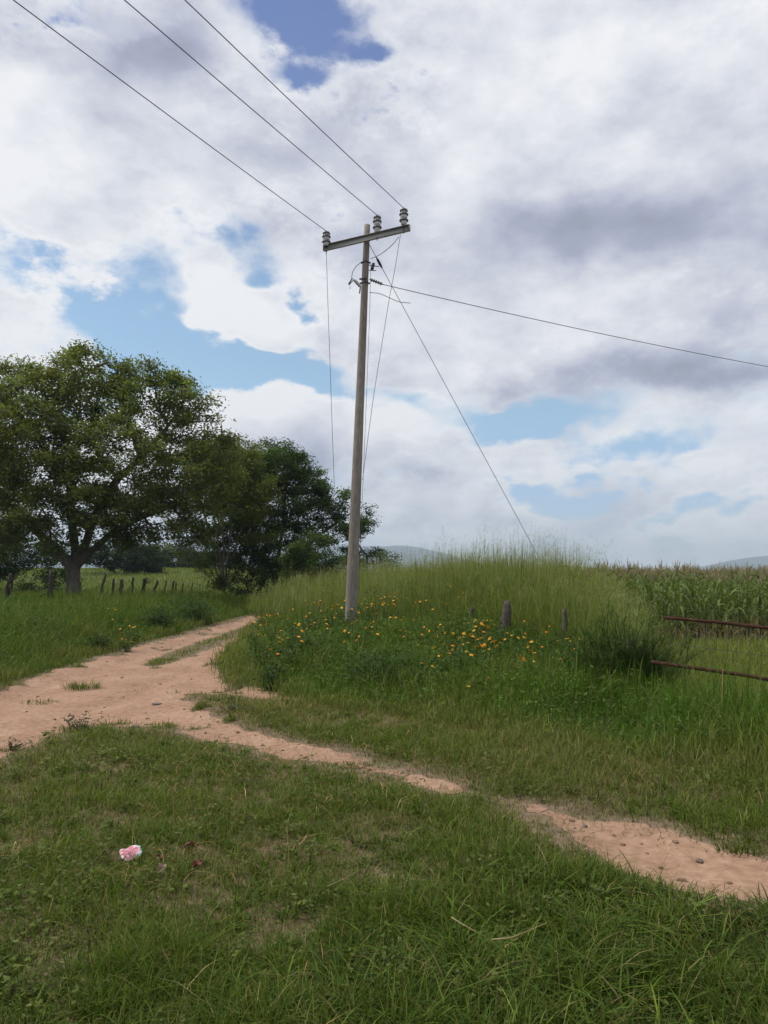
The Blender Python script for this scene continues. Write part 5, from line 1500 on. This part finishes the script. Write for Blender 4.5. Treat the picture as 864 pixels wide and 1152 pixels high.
    for k, (px, py) in enumerate([(182, 768), (208, 799), (226, 806), (244, 812), (212, 766), (140, 782), (118, 800), (235, 822), (255, 826), (292, 836), (320, 841), (345, 851), (378, 858), (415, 866), (700, 945), (725, 952), (760, 944), (690, 936), (820, 985), (640, 922), (742, 968), (60, 806), (30, 800), (160, 800), (196, 812), (270, 822)]):
        o = stone(px + RNG.normal(0, 2), py, RNG.uniform(0.008, 0.019), 'little reddish clod lying loose on the dirt track', 0.6, 'clod', 0.2, 'clod', 'clod')
        o['group'] = 'little clods scattered on the track'
    base_clods = [o for o in scene.collection.objects if o.name.startswith('clod')][:12]
    made = 0
    while made < 110:
        x, y = RNG.uniform(-9, 4), RNG.uniform(4.0, 19)
        if abs(x / y) > 0.56 or float(path_f(np.array([x]), np.array([y]))[0]) < 0.03: continue
        if RNG.uniform() < 0.5 and y > 9: continue
        c_ = base_clods[made % 12].copy(); scene.collection.objects.link(c_)
        k_ = float(np.exp(RNG.normal(-0.4, 0.4))); c_.scale = (k_, k_, k_); c_.location = (x, y, gz(x, y) + 0.004); c_.rotation_euler = (0, 0, RNG.uniform(0, 6.28)); made += 1
    # dry leaves in the grass
    def curled(px, py, r, mat, label, name='dry_leaf'):
        gx, gy = gnd(px, py, 0.05); z0 = gz(gx, gy) + 0.055
        n = 9; V, T = [], []
        for i in range(n):
            for j in range(n):
                u, v = i / (n - 1) * 2 - 1, j / (n - 1) * 2 - 1
                w = np.sqrt(max(0, 1 - u * u)) * (0.75 + 0.1 * np.sin(7 * u))
                V.append((u * r, v * w * r * 0.8, r * (0.55 * v * v * w - 0.35 * u * u + 0.22 * np.sin(5 * u + 3 * v))))
        for i in range(n - 1):
            for j in range(n - 1):
                a = i * n + j; T += [(a, a + 1, a + n), (a + 1, a + n + 1, a + n)]
        me = mesh_from(name, np.array(V), T, [M[mat]], smooth=True)
        o = link(name, me, None, (gx, gy, z0), (0.35, -0.2, px * 1.7)); tag(o, label, 'dry leaf')
        md = o.modifiers.new('thick', 'SOLIDIFY'); md.thickness = 0.002
    curled(222, 970, 0.036, 'dryleaf', 'reddish brown curled leaf, the rightmost of those beside the wrapper')
    curled(179, 962, 0.026, 'dryleaf', 'small brown curled leaf just above the pale dry leaf')
    curled(213, 950, 0.032, 'dryleaf', 'brown leaf scrap above the reddish leaf')
    curled(182, 975, 0.038, 'paleleaf', 'pale tan dry leaf between the pink wrapper and the reddish leaf')
    curled(186, 1078, 0.028, 'dryleaf', 'brown leaf scrap in the near grass at lower left')
    # crumpled wrapper
    gx, gy = gnd(147, 957, 0.06); z0 = gz(gx, gy) + 0.06
    nu, nv = 34, 24; V, C = [], []; T = []
    for s in (1, -1):
        for i in range(nu):
            for j in range(nv):
                u, v = i / (nu - 1) * 2 - 1, j / (nv - 1) * 2 - 1
                body = (1 - abs(u) ** 5) * (1 - abs(v) ** 3)
                pin = 1 - 0.42 * max(0, abs(u) - 0.72) / 0.28
                cr = float(fbm(np.array([u * 2.6 + 5 * s]), np.array([v * 2.6]), 905, 3)[0]) + 0.5 * float(fbm(np.array([u * 8.0 + 5 * s]), np.array([v * 8.0]), 906, 2)[0])
                x = u * 0.068 + 0.004 * np.sin(9 * v) * (abs(u) > 0.8); y = v * 0.052 * pin + 0.005 * np.sin(5 * u)
                z = s * (0.017 * body + 0.001) + 0.014 * cr * (0.3 + body) + 0.012 * u * u
                V.append((x, y, z))
                e = np.hypot(u * 1.15 + 0.12, v * 1.1) + 0.25 * cr
                if e < 0.95: c = (0.66, 0.24, 0.30)
                elif e < 1.1: c = (0.80, 0.42, 0.50)
                elif u > 0.35: c = (0.52, 0.70, 0.66)
                else: c = (0.72, 0.72, 0.72)
                if fbm(np.array([u * 5.0 + 2]), np.array([v * 5.0]), 907, 2)[0] > 0.27: c = (0.80, 0.72, 0.74)
                C.append(c)
    for k in (0, 1):
        o_ = k * nu * nv
        for i in range(nu - 1):
            for j in range(nv - 1):
                a = o_ + i * nv + j
                T += [(a, a + nv, a + 1), (a + 1, a + nv, a + nv + 1)] if k == 0 else [(a, a + 1, a + nv), (a + 1, a + nv + 1, a + nv)]
    me = mesh_from('plastic_wrapper', np.array(V), T, [M['wrap']], np.array(C), smooth=False)
    o = link('plastic_wrapper', me, None, (gx, gy, z0), (0.5, -0.12, 0.55)); o.scale = (0.82, 0.82, 0.82); tag(o, 'crumpled pink and white plastic wrapper lying in the grass', 'wrapper')
    # broken dry stalks in the near grass
    def stalk(pts, r, label):
        P = []
        for px, py, h in pts:
            g = gnd(px, py, h); P.append((g[0], g[1], h + gz(*g)))
        P = np.array(P); t = np.linspace(0, 1, len(P)); tt = np.linspace(0, 1, 18)
        Q = np.stack([np.interp(tt, t, P[:, k]) for k in range(3)], 1); Q[1:-1] = (Q[:-2] + Q[1:-1] * 2 + Q[2:]) / 4
        loc = tuple(Q[0])
        mb = MB(); mb.tube(Q, np.linspace(r, r * 0.45, 18), 7, jitter=0.06)
        o = mb.build('dry_stalk', M['straw'], None, True, loc); tag(o, label, 'dry stalk')
    stalk([(508, 1029, 0.16), (522, 1038, 0.155), (541, 1049, 0.13)], 0.0038, 'straw coloured broken stalk, left one of the two lying in a V')
    stalk([(553, 1055, 0.12), (575, 1054, 0.14), (593, 1047, 0.155), (616, 1037, 0.17)], 0.0038, 'straw coloured bent stalk, right one of the two lying in a V')
    stalk([(368, 996, 0.10), (392, 986, 0.11), (406, 978, 0.12)], 0.003, 'thin pale stalk in the grass near the middle of the picture')

# ================================================================ AIR, LIGHT, CAMERA
def build_haze():
    mb = MB(); x, y0, y1, zb, zt = 6500.0, -400.0, 7100.0, -36.0, 262.0
    mb.box((0, (y0 + y1) / 2, (zb + zt) / 2), (x, 0, 0), (0, (y1 - y0) / 2, 0), (0, 0, (zt - zb) / 2))
    mt = bpy.data.materials.new('haze'); mt.use_nodes = True; nt = mt.node_tree; nt.nodes.clear()
    v = nt.nodes.new('ShaderNodeVolumePrincipled'); v.inputs['Color'].default_value = (0.72, 0.87, 1.0, 1); v.inputs['Density'].default_value = 0.00024
    v.inputs['Anisotropy'].default_value = 0.0
    out = nt.nodes.new('ShaderNodeOutputMaterial'); nt.links.new(v.outputs[0], out.inputs['Volume'])
    o = mb.build('haze', mt); tag(o, 'pale bluish air over the whole valley', 'haze', kind='stuff')

def build_light_camera():
    cam = bpy.data.cameras.new('camera'); co = link('camera', cam, None, (0, 0, CAM_Z), (math.pi / 2 + PITCH, 0, 0))
    cam.sensor_fit = 'VERTICAL'; cam.sensor_height = 36; cam.lens = 36 * F_PX / 1152; cam.clip_start = 0.05; cam.clip_end = 30000
    scene.camera = co
    li = bpy.data.lights.new('sun', 'SUN'); li.energy = 3.0; li.angle = math.radians(7); li.color = (1.0, 0.955, 0.88)
    so = link('sun', li)
    d = Vector((math.sin(SUN_AZ) * math.cos(SUN_EL), math.cos(SUN_AZ) * math.cos(SUN_EL), math.sin(SUN_EL)))
    so.rotation_euler = d.to_track_quat('Z', 'Y').to_euler(); so.location = (-10, 5, 20)
    vs = scene.view_settings
    vs.view_transform = 'Standard'; vs.look = 'None'; vs.exposure = 0.0; vs.gamma = 1.0; vs.use_curve_mapping = False
    scene.render.film_transparent = False
    cy = scene.cycles
    cy.max_bounces = 5; cy.diffuse_bounces = 3; cy.glossy_bounces = 2; cy.transmission_bounces = 3; cy.volume_bounces = 0; cy.transparent_max_bounces = 6
    cy.caustics_reflective = False; cy.caustics_refractive = False; cy.sample_clamp_indirect = 6.0

make_materials()
build_world()
build_ground()
build_hills()
build_foreground_grass()
build_bank_grass()
build_left_growth()
build_paddock()
build_trees()
build_pole()
build_fences()
build_corn()
build_flowers()
build_small()
build_haze()
build_light_camera()
